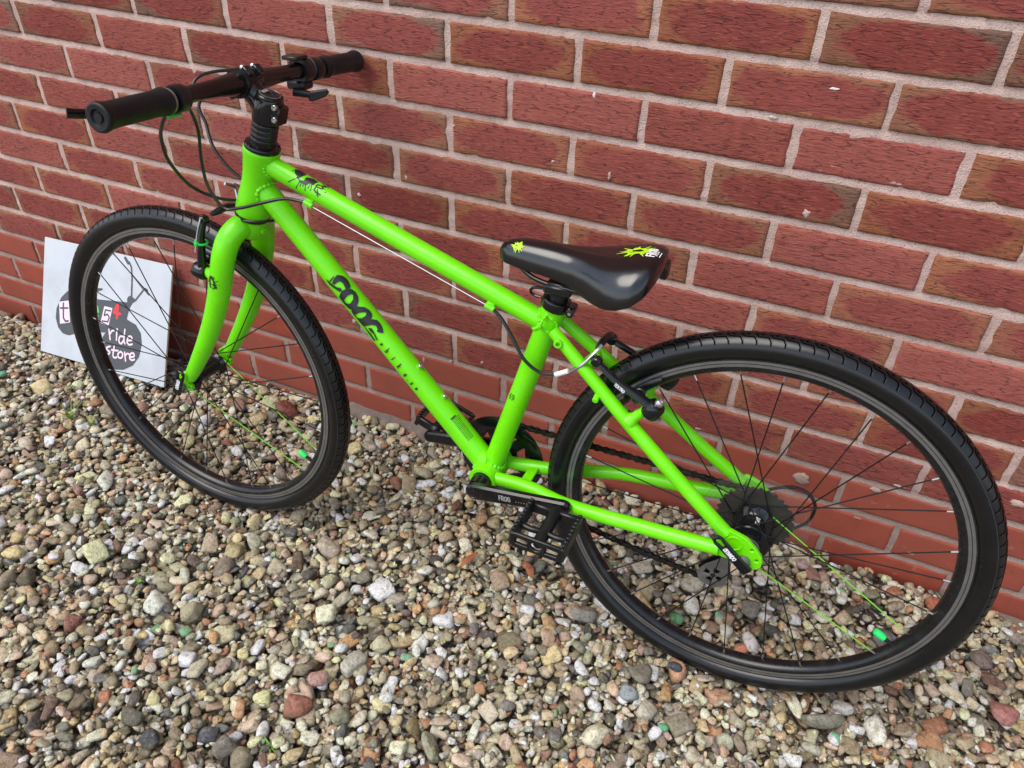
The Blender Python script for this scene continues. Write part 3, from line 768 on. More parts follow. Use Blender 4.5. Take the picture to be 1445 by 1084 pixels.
    def drop(x, y, a, b, c, ang, col, fine=False, fixed=False):
        tilt = .50 if not fixed else .2
        R = rand_rot(g, tilt)
        best = None
        for _ in range(1 if fixed else 5):
            if not fixed:
                x = bb[0][0] + g.random() * (bb[1][0] - bb[0][0]); y = bb[0][1] + g.random() * (min(bb[1][1], -.004 - b * .8) - bb[0][1])
                if not inside(x, y): continue
            r = place(x, y, a, b, c, R)
            if r is None: continue
            w, k, i, j = r
            hgt = float(np.mean(w) * .5 + np.max(w) * .5)
            rel = hgt - float(ground_z(x, y))
            if best is None or rel < best[0]: best = (rel, x, y, hgt, k, i, j)
        if best is None: return
        rel, x, y, hgt, k, i, j = best
        if rel > .005 and not fixed: return
        z = hgt + c * .62
        k = min(14, k + 1); d2 = (xx[14 - k:15 + k, 14 - k:15 + k] ** 2 + yy[14 - k:15 + k, 14 - k:15 + k] ** 2) / (a * b)
        top = z + c * .9 * np.sqrt(np.clip(1 - d2, 0, 1))
        sl = H[max(0, j - k):j + k + 1, max(0, i - k):i + k + 1]
        if sl.shape == top.shape: np.copyto(sl, np.where(d2 < 1, np.maximum(sl, top), sl))
        out.append((x, y, z, a, b, c, R, ang, col))
    def rsize():
        L = float(np.clip(.0083 * math.exp(g.normal() * .40), .0042, .024)); asp = .50 + .42 * g.random(); fl = .38 + .42 * g.random()
        return L, L * asp, L * asp * fl
    def rcol():
        c = pal[g.choice(len(pal), p=pw)]; c = (c.mean() * .34 + c * .66) * np.array([1.26, 1.24, 1.14]) + 7; c = c * (1 + g.normal() * .15) + g.normal(size=3) * 2.5
        return np.clip(c, 20, 224)
    for kk in range(N):
        if kk == int(N * .80):
            for (x, y, L, asp, col, ang) in lumps: drop(x, y, L, L * asp, L * .5, ang, np.array(col, float), fixed=True)
        a, b, c = rsize()
        if kk < N * .25: a *= .8; b *= .8; c *= .8
        elif kk > N * .78: a *= .72; b *= .72; c *= .72
        drop(0, 0, a, b, c, g.random() < .62, rcol())
    # a coarser belt of stones carries the bed on beyond the picture
    wide = np.array([on_ground(u, v, 0.0)[:2] for u, v in ((-420, 480), (-520, 760), (-420, 1420), (722, 1480), (1850, 1350), (1950, 1000))] + [np.array([1.55, .02]), np.array([-3.0, .02])])
    MKC[0] = inpoly(wide, np.broadcast_to(gx[None, :], (NY, NX)), np.broadcast_to(gy[:, None], (NY, NX))) & ~MK
    bb = wide.min(0), wide.max(0)
    for kk in range(9000):
        a, b, c = rsize(); drop(0, 0, a * 1.5, b * 1.5, c * 1.4, g.random() < .5, rcol())
    # keep stones out of the tyres and the board
    keep = []
    for s in out:
        p = np.array(s[:3]); q = w2b(p); ok = True
        for wc in wheels:
            rr = math.hypot(q[0] - wc[0], q[2] - wc[2]); dd = math.hypot(rr - .2965, q[1])
            if dd < .0185 + s[5] * .55: ok = False
        d = p - SG[2]; e1 = unit(SG[1] - SG[0]); e2 = unit(SG[0] - SG[2])
        if -.01 < d @ e1 < .43 and -.004 < d @ e2 < .3 and -.012 < d @ sign_n < s[5] * .6: ok = False
        if ok: keep.append(s)
    out = [q for q in keep if q[2] + q[5] * .9 > H[min(NY - 1, int((q[1] - hy0) / cell)), min(NX - 1, int((q[0] - hx0) / cell))] - .016]
    P = np.array([s[:3] for s in out]); uv_, dep = project(P)
    vis = (uv_[:, 0] > -10) & (uv_[:, 0] < 1455) & (uv_[:, 1] > 300) & (uv_[:, 1] < 1094)
    size = np.array([math.sqrt(s[3] * s[4]) for s in out]) / dep
    gi = ((P[:, 0] - hx0) / cell).astype(int); gj = ((P[:, 1] - hy0) / cell).astype(int)
    topness = (P[:, 2] + np.array([s[5] for s in out]) * .9) - H[gj, gi]
    score = np.where(vis & (topness > -.003), size, 0)
    order = set(np.argsort(-score)[:300].tolist())
    def tint(s, W, D):
        c = np.array(lin(*s[8])[:3]); T = np.ones((len(W), 4)); T[:, :3] = c; T[:, 3] = 0
        if (g.random() < .008 and s[3] < .014) or (s[8][1] > s[8][0] * 1.4):
            n = g.normal(size=3); n[2] = abs(n[2]) + .4; n = unit(n); T[:, 3] = np.clip((D @ n) * .9 + .35, 0, 1) * (.5 + .7 * g.random())
        return T
    VV = []; FF = []; TT = []; nv = 0
    for idx, s in enumerate(out):
        x, y, z, a, b, c, R, ang, col = s
        big = idx in order
        nn = 6 if big else (4 if size[idx] > .0105 else 3)
        if not vis[idx]: nn = 2
        D, F = CS[nn]
        L = stone_shape(D, g, ang) * np.array([a, b, c]); Wd = L @ R.T
        if big:
            me = bpy.data.meshes.new('pebble'); me.from_pydata(Wd.tolist(), [], F.tolist()); me.update()
            me.polygons.foreach_set('use_smooth', [True] * len(F)); me.materials.append(M['pebble'])
            at = me.attributes.new('tint', 'FLOAT_COLOR', 'POINT'); at.data.foreach_set('color', tint(s, Wd, D).ravel().astype(np.float32))
            o = bpy.data.objects.new('pebble', me); COL.objects.link(o); o.parent = ground; o.location = (x, y, z)
        else:
            VV.append(Wd + np.array([x, y, z])); FF.append(F + nv); TT.append(tint(s, Wd, D)); nv += len(D)
    V = np.vstack(VV).astype(np.float32); F = np.vstack(FF).astype(np.int32); T = np.vstack(TT).astype(np.float32)
    me = bpy.data.meshes.new('gravel'); me.vertices.add(len(V)); me.vertices.foreach_set('co', V.ravel())
    me.loops.add(F.size); me.loops.foreach_set('vertex_index', F.ravel()); me.polygons.add(len(F))
    me.polygons.foreach_set('loop_start', np.arange(len(F), dtype=np.int32) * 4); me.update(calc_edges=True)
    me.polygons.foreach_set('use_smooth', np.ones(len(F), bool)); me.materials.append(M['pebble'])
    at = me.attributes.new('tint', 'FLOAT_COLOR', 'POINT'); at.data.foreach_set('color', T.ravel())
    gr = bpy.data.objects.new('gravel', me); COL.objects.link(gr); gr.parent = ground; tag(gr, 'small mixed pebbles between the larger stones', kind='stuff')
    print('pebbles', len(out), 'tris', len(F) * 2)
    return ground
ground = build_gravel()

# ------------------------------------------------------------------ the bicycle
bike = bpy.data.objects.new('bicycle', None); COL.objects.link(bike)
m4 = Matrix.Identity(4); base_w = b2w(BB0)
for i in range(3):
    m4[i][0] = BX[i]; m4[i][1] = BY[i]; m4[i][2] = BZ[i]; m4[i][3] = base_w[i]
bike.matrix_world = m4
tag(bike, 'bright green child size bicycle with black saddle leaning against the brick wall', 'bicycle')
def part(mb, name, mats, parent=None, ang=38, smooth=True, label=None):
    o = mb.build(name, mats, parent or bike, smooth, ang, BB0)
    if label: o['label'] = label
    return o
A3 = lambda *p: np.array(p, float)
BBC = A3(.414, 0, -.029); HT0 = A3(.794, 0, .440); HT1 = A3(.828, 0, .341); HD = unit(HT0 - HT1)
TTA = A3(.785, 0, .418); TTB = A3(.330, 0, .257); DTA = A3(.803, 0, .380); STA = A3(.3225, 0, .285); RA = A3(0, 0, 0); FA = A3(WBASE, 0, 0)

# ---- frame
def weld(mb, A, d, r, C0, cd, R, bead=.0021, grow=.0012):
    """ripple bead where a tube (axis A,d,radius r) meets a bigger tube (axis C0,cd,radius R)"""
    d = unit(d); cd = unit(cd); a = A3(0, 1, 0) if abs(d[1]) < .9 else A3(1, 0, 0); N = unit(a - d * (a @ d)); B = np.cross(d, N); P = []
    for k in range(72):
        t = 2 * math.pi * k / 72; o = A + (r + grow * .4) * (math.cos(t) * N + math.sin(t) * B)
        dp = d - cd * (d @ cd); op = (o - C0) - cd * ((o - C0) @ cd); Rr = R + grow * .3
        qa = dp @ dp; qb = 2 * dp @ op; qc = op @ op - Rr * Rr; D = qb * qb - 4 * qa * qc
        s = (-qb + math.sqrt(max(D, 0))) / (2 * qa); P.append(o + d * s)
    rr = [1.25 * bead * (1 + .30 * math.sin(k * 2 * math.pi / 72 * 18)) for k in range(72)]
    mb.tube(P, rr, 8, closed=True)
fr = MB(); L = np.linalg.norm(HT0 - HT1)
fr.lathe(BBC - A3(0, .036, 0), (0, 1, 0), [(.017, 0), (.0225, 0), (.0232, .0012), (.0232, .0708), (.0225, .072), (.017, .072), (.017, 0)], 40)
weld(fr, BBC, DTA - BBC, .0196, BBC, (0, 1, 0), .0232, .0024); weld(fr, BBC, STA - BBC, .0165, BBC, (0, 1, 0), .0232, .0024)
fr.lathe(BBC + A3(.010, .013, .026), (.2, .9, .4), [(0, -.006), (.010, -.004), (.013, 0), (.010, .005), (0, .0065)], 16)
frame = part(fr, 'frame', 'green')
ht = MB()
prof = [(.0, -.004), (.0262, -.004), (.0268, .002), (.0266, .012), (.0250, .026), (.0232, L * .38), (.0228, L * .5), (.0232, L * .62), (.0252, L * .82), (.0272, L * .95), (.0274, L), (.0266, L + .0015), (.020, L + .002), (0, L + .002)]
ht.lathe(HT1, HD, prof, 40)
weld(ht, TTA, TTB - TTA, .0148, HT1, HD, .0233); weld(ht, DTA, BBC - DTA, .0178, HT1, HD, .0236)
part(ht, 'head_tube', 'green', frame)
SSL = [A3(.3165, .0185, .259), A3(.19, .042, .157), A3(.03, .062, .032)]
CSL = [A3(.402, .0235, -.0262), A3(.380, .024, -.0245), A3(.351, .026, -.0218), A3(.325, .030, -.0208), A3(.2985, .037, -.0200), A3(.266, .046, -.0165), A3(.208, .055, -.0092), A3(.153, .058, -.0048), A3(.100, .060, -.0020), A3(.035, .064, .004)]
mir = lambda P: [p * A3(1, -1, 1) for p in P]
sd_ = unit(SSL[0] - SSL[2])
for sgn in (1, -1):
    # brake boss: a stub with flared weld, standing off the seat stay
    mb = MB(); b0 = A3(.190, .042 * sgn, .158); up = A3(-.617, .0, .787)
    mb.lathe(b0 + up * .004, up, [(.0125, 0), (.0095, .006), (.0072, .010), (.0072, .020), (.0060, .021), (.0060, .030), (0, .030)], 18); part(mb, 'brake_boss', 'green', frame)
mb = MB(); mb.tube([A3(.262, -.033, .215), A3(.262, .033, .215)], .0078, 14)
mb.lathe(A3(.262, .0, .215) + A3(.006, 0, -.004), (-.62, 0, .78), [(.0068, -.004), (.0068, .020), (.0040, .020), (.0040, .008), (0, .008)], 16); part(mb, 'stay_bridge', 'green', frame)
mb = MB(); mb.box((.346, 0, -.0185), (.0085, .024, .0022), [[.99, 0, -.1], [0, 1, 0], [.1, 0, .99]], .001)
mb.lathe((.346, 0, -.0168), (0, 0, 1), [(.0060, 0), (.0060, .0012), (.0028, .0012), (.0028, .0003), (0, .0003)], 16); part(mb, 'stay_bridge', 'green', frame)
mb = MB(); ey = A3(.304, .0275, .2475); eye_d = unit(A3(-.25, .95, .15))
mb.lathe(ey, eye_d, [(.0062, -.006), (.0062, .0075), (.0054, .0085), (.0032, .0085), (.0032, .003), (0, .003)], 16); part(mb, 'rack_eyelet', 'green', frame)
mb = MB(); mb.cyl((.238, .036, .186), (.238, .050, .183), .0045, 12, bev=.001); part(mb, 'stay_knob', 'green', frame)
DO = [(.0445, .014), (.040, .031), (.0255, .0445), (.0107, .0400), (.0023, .0373), (-.0120, .0245), (-.0215, .0132), (-.0245, .005), (-.0240, -.004), (-.0195, -.0105), (-.011, -.013), (-.002, -.0105), (.0085, -.0038), (.026, -.006), (.042, -.004)]
for sgn in (1, -1):
    mb = MB(); mb.prism(DO, (0, .0655 * sgn, 0), (1, 0, 0), (0, 0, 1), .0075, [[(-.0075 + .0024 * math.cos(t), .0215 + .0024 * math.sin(t)) for t in np.arange(0, 6.2, .8)], [(-.0165 + .0024 * math.cos(t), .0055 + .0024 * math.sin(t)) for t in np.arange(0, 6.2, .8)]], .0012)
    mb.lathe((.0175, (.0655 + .0026) * sgn, .0245), (0, sgn, 0), [(.0125, 0), (.0120, .0022), (.0105, .0024), (.0095, .0012), (0, .0008)], 24)
    mb.tube([A3(.050, .0615 * sgn, .047), A3(.030, .0645 * sgn, .033)], [.0098, .0070], 12); part(mb, 'dropout', 'green', frame)
def tubepart(name, P, r, n=26):
    mb = MB(); mb.tube(P, r, n); return part(mb, name, 'green', frame)
line = lambda a, b, n=10: [a + (b - a) * t for t in np.linspace(0, 1, n)]
tubepart('top_tube', line(TTA, TTB + (TTB - TTA) * .006), .0148, 40)
tubepart('down_tube', line(DTA, BBC), [.0175, .0176, .0180, .0190, .0195], 40)
mb = MB(); mb.tube(line(BBC, STA), .0165, 36); mb.lathe(STA - unit(STA - BBC) * .016, STA - BBC, [(.0166, 0), (.0172, .003), (.0172, .016), (.0150, .0165)], 36); weld(mb, TTB, TTA - TTB, .0148, STA, STA - BBC, .0168); part(mb, 'seat_tube', 'green', frame)
for sgn in (1, -1):
    f = (lambda P: P) if sgn > 0 else mir
    smb = MB(); weld(smb, f([SSL[0]])[0], (f([SSL[1]])[0] - f([SSL[0]])[0]), .0098, STA, STA - BBC, .0167, .0017, .001)
    smb.tube(spline(f([SSL[0], (SSL[0] + SSL[1]) / 2, SSL[1], (SSL[1] + SSL[2]) / 2 + A3(0, .002, 0) * sgn, SSL[2]]), 6), [.0088, .0095, .0100, .0100, .0098], 20); part(smb, 'seat_stay', 'green', frame)
    tubepart('chain_stay', spline(f(CSL), 6), [.0106, .0108, .0110, .0112, .0108, .0106, .0108, .0110, .0110, .0106], 20)
for p in (A3(.7085, .0165, .3745), A3(.4135, .0165, .272)):
    mb = MB(); ax = unit(TTB - TTA); mb.cyl(p - ax * .0075, p + ax * .0075, .0046, 14, bev=.0008); mb.box(p + A3(-.004 * 0, -.004, .003), (.006, .004, .0035), [list(ax), [0, 1, 0], list(np.cross(ax, A3(0, 1, 0)))], .001)
    part(mb, 'cable_stop', 'green', frame)
dta = unit(BBC - DTA); dup = np.cross(dta, A3(0, 1, 0)); dup *= np.sign(dup[2])
for s_ in (.3605, .4222):
    mb = MB(); q = DTA + dta * s_ + dup * .0180
    mb.lathe(q, dup, [(.0062, -.001), (.0058, .0012), (.0045, .0014), (0, .0014)], 16); b = part(mb, 'bolt_boss', 'green', frame)
    mb = MB(); mb.lathe(q + dup * .0012, dup, [(.0042, 0), (.0044, .0028), (.0036, .0040), (.0020, .0041), (.0018, .0025), (0, .0025)], 14); part(mb, 'bolt', 'steel', frame)
# printed marks wrapped on the tubes (s along the tube in mm, angle round it in degrees)
def tubemap(A, B, r0, r1, hgt=.00035):
    ax = unit(B - A); Lg = np.linalg.norm(B - A); n = A3(0, 1, 0); up = np.cross(ax, n); up *= np.sign(up[2])
    def f(s, v):
        r = r0 + (r1 - r0) * s / Lg; t = v / r0
        return A + ax * s + (r + hgt) * (math.cos(t) * n + math.sin(t) * up)
    return f
def sv(L, r): return [(s / 1000, math.radians(t) * r) for s, t in L]
def mark(name, mat, bb, res, ops, fmap, parent):
    mb = MB(); lay(mb, raster(bb, res, ops), fmap, 40); return part(mb, name, mat, parent, smooth=False)
r = .0175; fm = tubemap(DTA, BBC, .0175, .0195, .0008)
LG = dict(main=[(198.9, -12), (195.9, 9), (194.6, 28), (196.3, 50), (200.8, 65), (208.7, 72), (217.1, 66), (222.2, 54), (226.6, 34), (230.1, 43), (235.5, 60), (243, 68), (249.7, 67), (253.3, 58), (255.8, 45), (258.2, 56), (262.1, 66), (269, 69), (277.3, 63), (283.9, 51), (280.5, 39), (275.7, 31), (273.3, 41), (268, 45), (263.1, 32), (257.5, 0), (258.2, -8), (249.9, -11), (243.6, -10), (236.2, -12), (228.7, -10), (225.3, -1), (221.7, -10), (213.2, -15), (205.1, -13)],
          hr=[(206.8, 1), (205.3, 31), (206.9, 49), (209.8, 53), (215, 40), (217.3, 17), (214.8, 4), (210.4, -2)], ho=[(234.9, -3), (236.6, 22), (240.6, 43), (244.1, 49), (246.1, 37), (245.7, 15), (242.6, 1), (238.4, -7)],
          g1=[(258.2, -8), (259.1, -2), (268.9, -3), (273.6, -1), (285.7, -7), (284.5, -16), (271.1, -12)], g2=[(262.9, 8), (266.8, 22), (276.6, 17), (287.2, 7), (286.3, 1), (275.7, 10), (269.1, 5)],
          F=[(176.7, 8), (172.8, 27), (171, 54), (175.5, 69), (181.6, 79), (189.1, 80), (197.7, 70), (198.1, 61), (196.9, 49), (195.2, 43), (190.4, 48), (186.1, 50), (181.6, 47), (179.8, 33), (180, 16)],
          st=[(164.6, -4), (169.9, 1), (175.2, 4), (180.8, 11), (185.3, 15), (189.8, 29), (194.7, 25), (193.5, 11), (184.5, 1), (174.9, -9)], sp=[(169.3, 38), (170.8, 37), (173.2, 8), (171, 4)])
P_ = {k: poly(sv(v, r)) for k, v in LG.items()}
mark('lettering', 'print', (.160, -.006, .292, .026), .0004, [(1, P_['main']), (-1, P_['hr']), (-1, P_['ho']), (1, P_['g1']), (1, P_['g2']), (1, P_['F']), (1, P_['st']), (1, P_['sp'])], fm, frame)
ops = []
for ch, s_, t_ in (('*', 296.3, 6), ('b', 309.9, 5), ('i', 325.5, 6), ('k', 340.3, 3), ('e', 356.5, 1), ('-', 366.1, -8), ('s', 373.6, -1), ('*', 384.8, 1)):
    o_, _ = glyphs(ch, s_ / 1000 - .0020, math.radians(t_) * r - .0028, .0055, .0014); ops += o_
mark('lettering', 'print', (.292, -.010, .400, .014), .0003, ops, fm, frame)
ops = []; gg = random.Random(3)
for k in range(17):
    s_ = .459 + k * .00255; a = math.radians(43 - .2 * k) * r; b = math.radians(84 - .6 * k) * r; v = a
    while v < b:
        w_ = gg.uniform(.0008, .0030); ops.append((1, caps([(s_, v), (s_, min(b, v + w_))], .0008))); v += w_ + .0013
o_, _ = glyphs('WARNING', 0, 0, .0022, .0009, .25)
mark('warning_text', 'print', (.452, .012, .506, .0275), .0003, ops + [(1, caps([(.4562, .0130), (.4562, .0205)], .0022))], fm, frame)
# leaping splat on the top tube
fm = tubemap(TTA, TTB, .0148, .0148, .0003); r = .0148
sp = [(1, poly(sv([(43.6, 88), (48.4, 118), (56, 112), (63.5, 99), (61, 65), (59, 44), (55.3, 39), (55.1, 53), (49.5, 62)], r))), (1, poly(sv([(60.3, 41), (67.5, 51), (66.8, 78), (74.9, 100), (85.3, 97), (83.6, 66), (83.9, 52), (77.7, 53), (73.9, 31), (68.3, 33), (62.7, 29)], r))),
      (1, caps(sv([(59, 46), (63, 36)], r), .0016))]
for (a, b, c_, d) in ((46, -2, 54.9, 36), (60.7, -13, 63, 28), (75.9, 6, 73.3, 34), (70.8, 19, 69.2, 36), (83.5, 34, 80.5, 56), (66, 14, 66.5, 30), (79, 26, 79, 50), (43, 70, 50, 78)):
    sp.append((1, caps(sv([(a, b), (c_, d)], r), [.0015, .0009])))
for (a, b) in ((60.7, -13), (75.9, 5), (83.5, 22), (103, 90), (98, 12), (105, 50)): sp.append((1, caps(sv([(a, b), (a + .3, b + 3)], r), .0016)))
mark('splat_print', 'print', (.040, -.006, .112, .032), .0003, sp, fm, frame)
ops = [(1, caps(sv([(100, 27), (92, 28), (88.5, 36), (88.5, 50)], r), .0022)), (1, caps(sv([(96, 16), (95.5, 30), (92.5, 44)], r), .0020)), (1, caps(sv([(87.6, 58), (88, 72), (94, 78), (99, 68), (96, 58), (88, 56)], r), .0020)), (1, caps(sv([(91, 100), (100, 96), (99, 84), (95, 80), (101, 110)], r), .0020))]
mark('lettering', 'print', (.084, .002, .108, .031), .0003, ops, fm, frame)
fm = tubemap(STA, BBC, .0165, .0165, .0004)
stx = unit(BBC - STA)
# numerals stand across the tube
ops, _ = glyphs('69', 0, 0, .0068, .0012, .28)
mark('numeral', 'print', (-.002, -.002, .012, .013), .0003, ops, lambda x, y: tubemap(STA, BBC, .0165, .0165, .0004)(.1690 - y, .0135 - x), frame)

# ---- headset, stem, bar
mb = MB(); mb.lathe(HT0 + HD * .0015, HD, [(.018, 0), (.0262, .0006), (.0266, .004), (.0255, .0065), (.0195, .0085), (.0195, .012), (0, .012)], 40); part(mb, 'headset_cover', 'gloss')
mb = MB(); mb.lathe(HT1 - HD * .0045, HD, [(.02, -.006), (.0262, -.006), (.0268, -.003), (.0262, 0), (.02, 0)], 40); part(mb, 'headset_ring', 'black')
for k in range(4):
    mb = MB(); mb.lathe(HT0 + HD * (.0120 + k * .0078), HD, [(.016, .0001), (.0186, .0002), (.0192, .0010), (.0192, .0068), (.0186, .0076), (.016, .0077)], 36); part(mb, 'headset_spacer', 'black')
S0 = HT0 + HD * .0435; S1 = HT0 + HD * .081
LB = A3(.787, .275, .542); RB = A3(.808, -.283, .519); BC = A3(.8075, 0, .5325)
bd = unit(LB - RB)
st = MB()
st.lathe(S0, HD, [(0, 0), (.0185, .0), (.0205, .002), (.0210, .012), (.0208, .034), (.0192, .0375), (0, .0378)], 32)
fw_ = unit(BC - (S0 + S1) / 2)
st.tube([(S0 + S1) / 2 + fw_ * .006, (S0 + S1) / 2 + fw_ * .022, BC - fw_ * .010], [.0195, .0160, .0175], 20)
st.box(S0 + HD * .015 + A3(-.021, 0, -.003), (.006, .0125, .0135), [[.946, 0, .325], [0, 1, 0], [-.325, 0, .946]], .002)
upb = unit(np.cross(bd, fw_)); upb *= np.sign(upb[2])
fwb = unit(np.cross(upb, bd)); fwb *= np.sign(fwb[0])
for s_ in (-1, 1):
    for q in (-1, 1):
        st.box(BC + upb * .0205 * q + bd * .0115 * s_ + fwb * .001, (.0075, .0062, .0065), [fwb, bd, upb], .0015)
st.lathe(BC - bd * .0185, bd, [(.0150, 0), (.0195, .0), (.0205, .0015), (.0205, .0355), (.0195, .037), (.0150, .037)], 32)
part(st, 'stem', 'gloss')
mb = MB(); mb.lathe(S1 - HD * .0002, HD, [(.0188, -.002), (.0195, .0008), (.0190, .0028), (.0172, .0042), (.0168, .0036), (.0140, .0046), (.0125, .0050), (.0060, .0052), (.0055, .0035), (.0030, .0033), (0, .0033)], 36)
cap_ = part(mb, 'top_cap', 'gloss')
mb = MB(); mb.lathe(S1 + HD * .0043, HD, [(.0150, 0), (.0153, .0006), (.0142, .0010), (.0139, .0006)], 36); part(mb, 'cap_ring', 'alloy_grey', cap_)
mb = MB(); q1 = unit(np.cross(HD, A3(0, 1, 0)))
lay(mb, raster((-.012, -.004, .012, .004), .0004, glyphs('FROG', -.0075, -.0028, .0036, .0012, .28)[0]), lambda a, b: S1 + HD * .0053 + A3(0, 1, 0) * (-a) * 1.0 + q1 * (b - .0085)); part(mb, 'lettering', 'print_grey', cap_, smooth=False)
for q in ((S0 + HD * .008 + A3(-.0235, .0125, 0)), (S0 + HD * .026 + A3(-.0205, .0125, 0))):
    mb = MB(); mb.lathe(q, (0, 1, 0), [(.0040, -.002), (.0042, .0022), (.0036, .0030), (.0020, .0030), (.0018, .0012), (0, .0012)], 14); part(mb, 'stem_bolt', 'steel')
for s_ in (-1, 1):
    mb = MB(); q = BC + upb * .0205 + bd * .0115 * s_ + fwb * .0080; mb.lathe(q, fwb, [(.0038, -.001), (.0040, .0030), (.0034, .0040), (.0018, .0040), (0, .0025)], 14); part(mb, 'stem_bolt', 'nickel')
LBAR = np.linalg.norm(LB - RB)
hb = MB(); sL = np.linalg.norm(LB - BC); sR = np.linalg.norm(RB - BC)
pts = [LB + (BC - LB) * .02] + [BC + bd * x for x in (.10, .062, .038, .020, -.020, -.038, -.065, -.105)] + [RB + (BC - RB) * .02]
hb.tube(pts, [.0111, .0111, .0120, .0148, .0157, .0157, .0150, .0125, .0112, .0111], 28); part(hb, 'handlebar', 'bar')
for (E, s_) in ((LB, 1), (RB, -1)):
    d = unit(BC - E); Lg = .112 if s_ > 0 else .098
    mb = MB(); mb.lathe(E, d, [(0, .0012), (.0055, .0012), (.0060, .0032), (.0085, .0032), (.0100, .0004), (.0150, .0), (.0172, .0015), (.0178, .005), (.0172, .009), (.0158, .012), (.0155, .03), (.0158, Lg * .5), (.0156, Lg * .8), (.0162, Lg - .012), (.0172, Lg - .009), (.0174, Lg - .003), (.0160, Lg), (.0112, Lg)], 36)
    g_ = part(mb, 'grip', 'grip')
    mb = MB(); mb.lathe(E + d * (Lg + .0008), d, [(.0112, 0), (.0158, .0002), (.0162, .002), (.0155, .0042), (.0112, .0044)], 30); part(mb, 'grip_collar', 'alloy_grey' if s_ > 0 else 'black', g_)
    # brake lever: clamp, body and a blade running outwards in front of the grip
    c0 = E + d * (Lg + .022); fwd = A3(1, 0, 0) - d * d[0]; fwd = unit(fwd); dn = unit(A3(.25, 0, -1)); dn = unit(dn - d * (dn @ d))
    mb = MB(); mb.lathe(c0 - d * .009, d, [(.0112, 0), (.0165, 0), (.0172, .0015), (.0172, .0165), (.0165, .018), (.0112, .018)], 28)
    mb.box(c0 + fwd * .022 + dn * .006, (.016, .010, .007), [fwd, d, dn], .003)
    mb.box(c0 + fwd * .024 + d * .016 + dn * .006, (.007, .012, .006), [fwd, d, dn], .003)
    lv = part(mb, 'brake_lever', 'plastic')
    tipx = -d
    Q = spline([c0 + fwd * .032 + dn * .008, c0 + fwd * .050 + tipx * .02 + dn * .012, c0 + fwd * .058 + tipx * .06 + dn * .012, c0 + fwd * .060 + tipx * .090 + dn * .010, c0 + fwd * .068 + tipx * .110 + dn * .006], 6)
    mb = MB(); mb.tube(Q, [.0065, .0062, .0060, .0058, .0062], 12, squash=(fwd, .55)); part(mb, 'lever_blade', 'gloss', lv)
# trigger shifter on the wall-side of the bar
d = -bd; c0 = BC + d * .138
mb = MB(); mb.lathe(c0 - d * .010, d, [(.0125, 0), (.0185, 0), (.0195, .002), (.0195, .018), (.0185, .020), (.0125, .020)], 30)
mb.box(c0 - d * .012 + A3(.002, 0, .0195), (.014, .015, .0030), [[1, 0, 0], [0, 1, 0], [0, 0, 1]], .002); mb.box(c0 + A3(.006, 0, -.022), (.016, .015, .007), None, .004)
sh = part(mb, 'gear_shifter', 'plastic')
mb = MB(); mb.lathe(c0 + d * .013, d, [(.0125, 0), (.0178, 0), (.0182, .0012), (.0178, .0025), (.0125, .0025)], 30); part(mb, 'shifter_band', 'alloy_grey', sh)
mb = MB(); tq = A3(.795, -.135, .494)
mb.prism([(-.012, -.008), (-.008, -.010), (.015, -.004), (.021, .002), (.018, .007), (-.004, .006), (-.014, .003)], tq + A3(-.010, .004, 0), unit(A3(-.78, -.6, .06)), unit(A3(.1, .05, .99)), .007, bev=.002); part(mb, 'thumb_lever', 'plastic', sh)
mb = MB(); mb.tube([tq + A3(.02, .02, .004), tq + A3(-.004, .010, 0)], [.007, .005], 10); part(mb, 'lever_arm', 'plastic', sh)
mb = MB(); mb.box(BC + bd * .148 + A3(.004, 0, -.0165), (.009, .012, .0028), [fwb, bd, upb], .0012); part(mb, 'bar_band', 'green_clip')

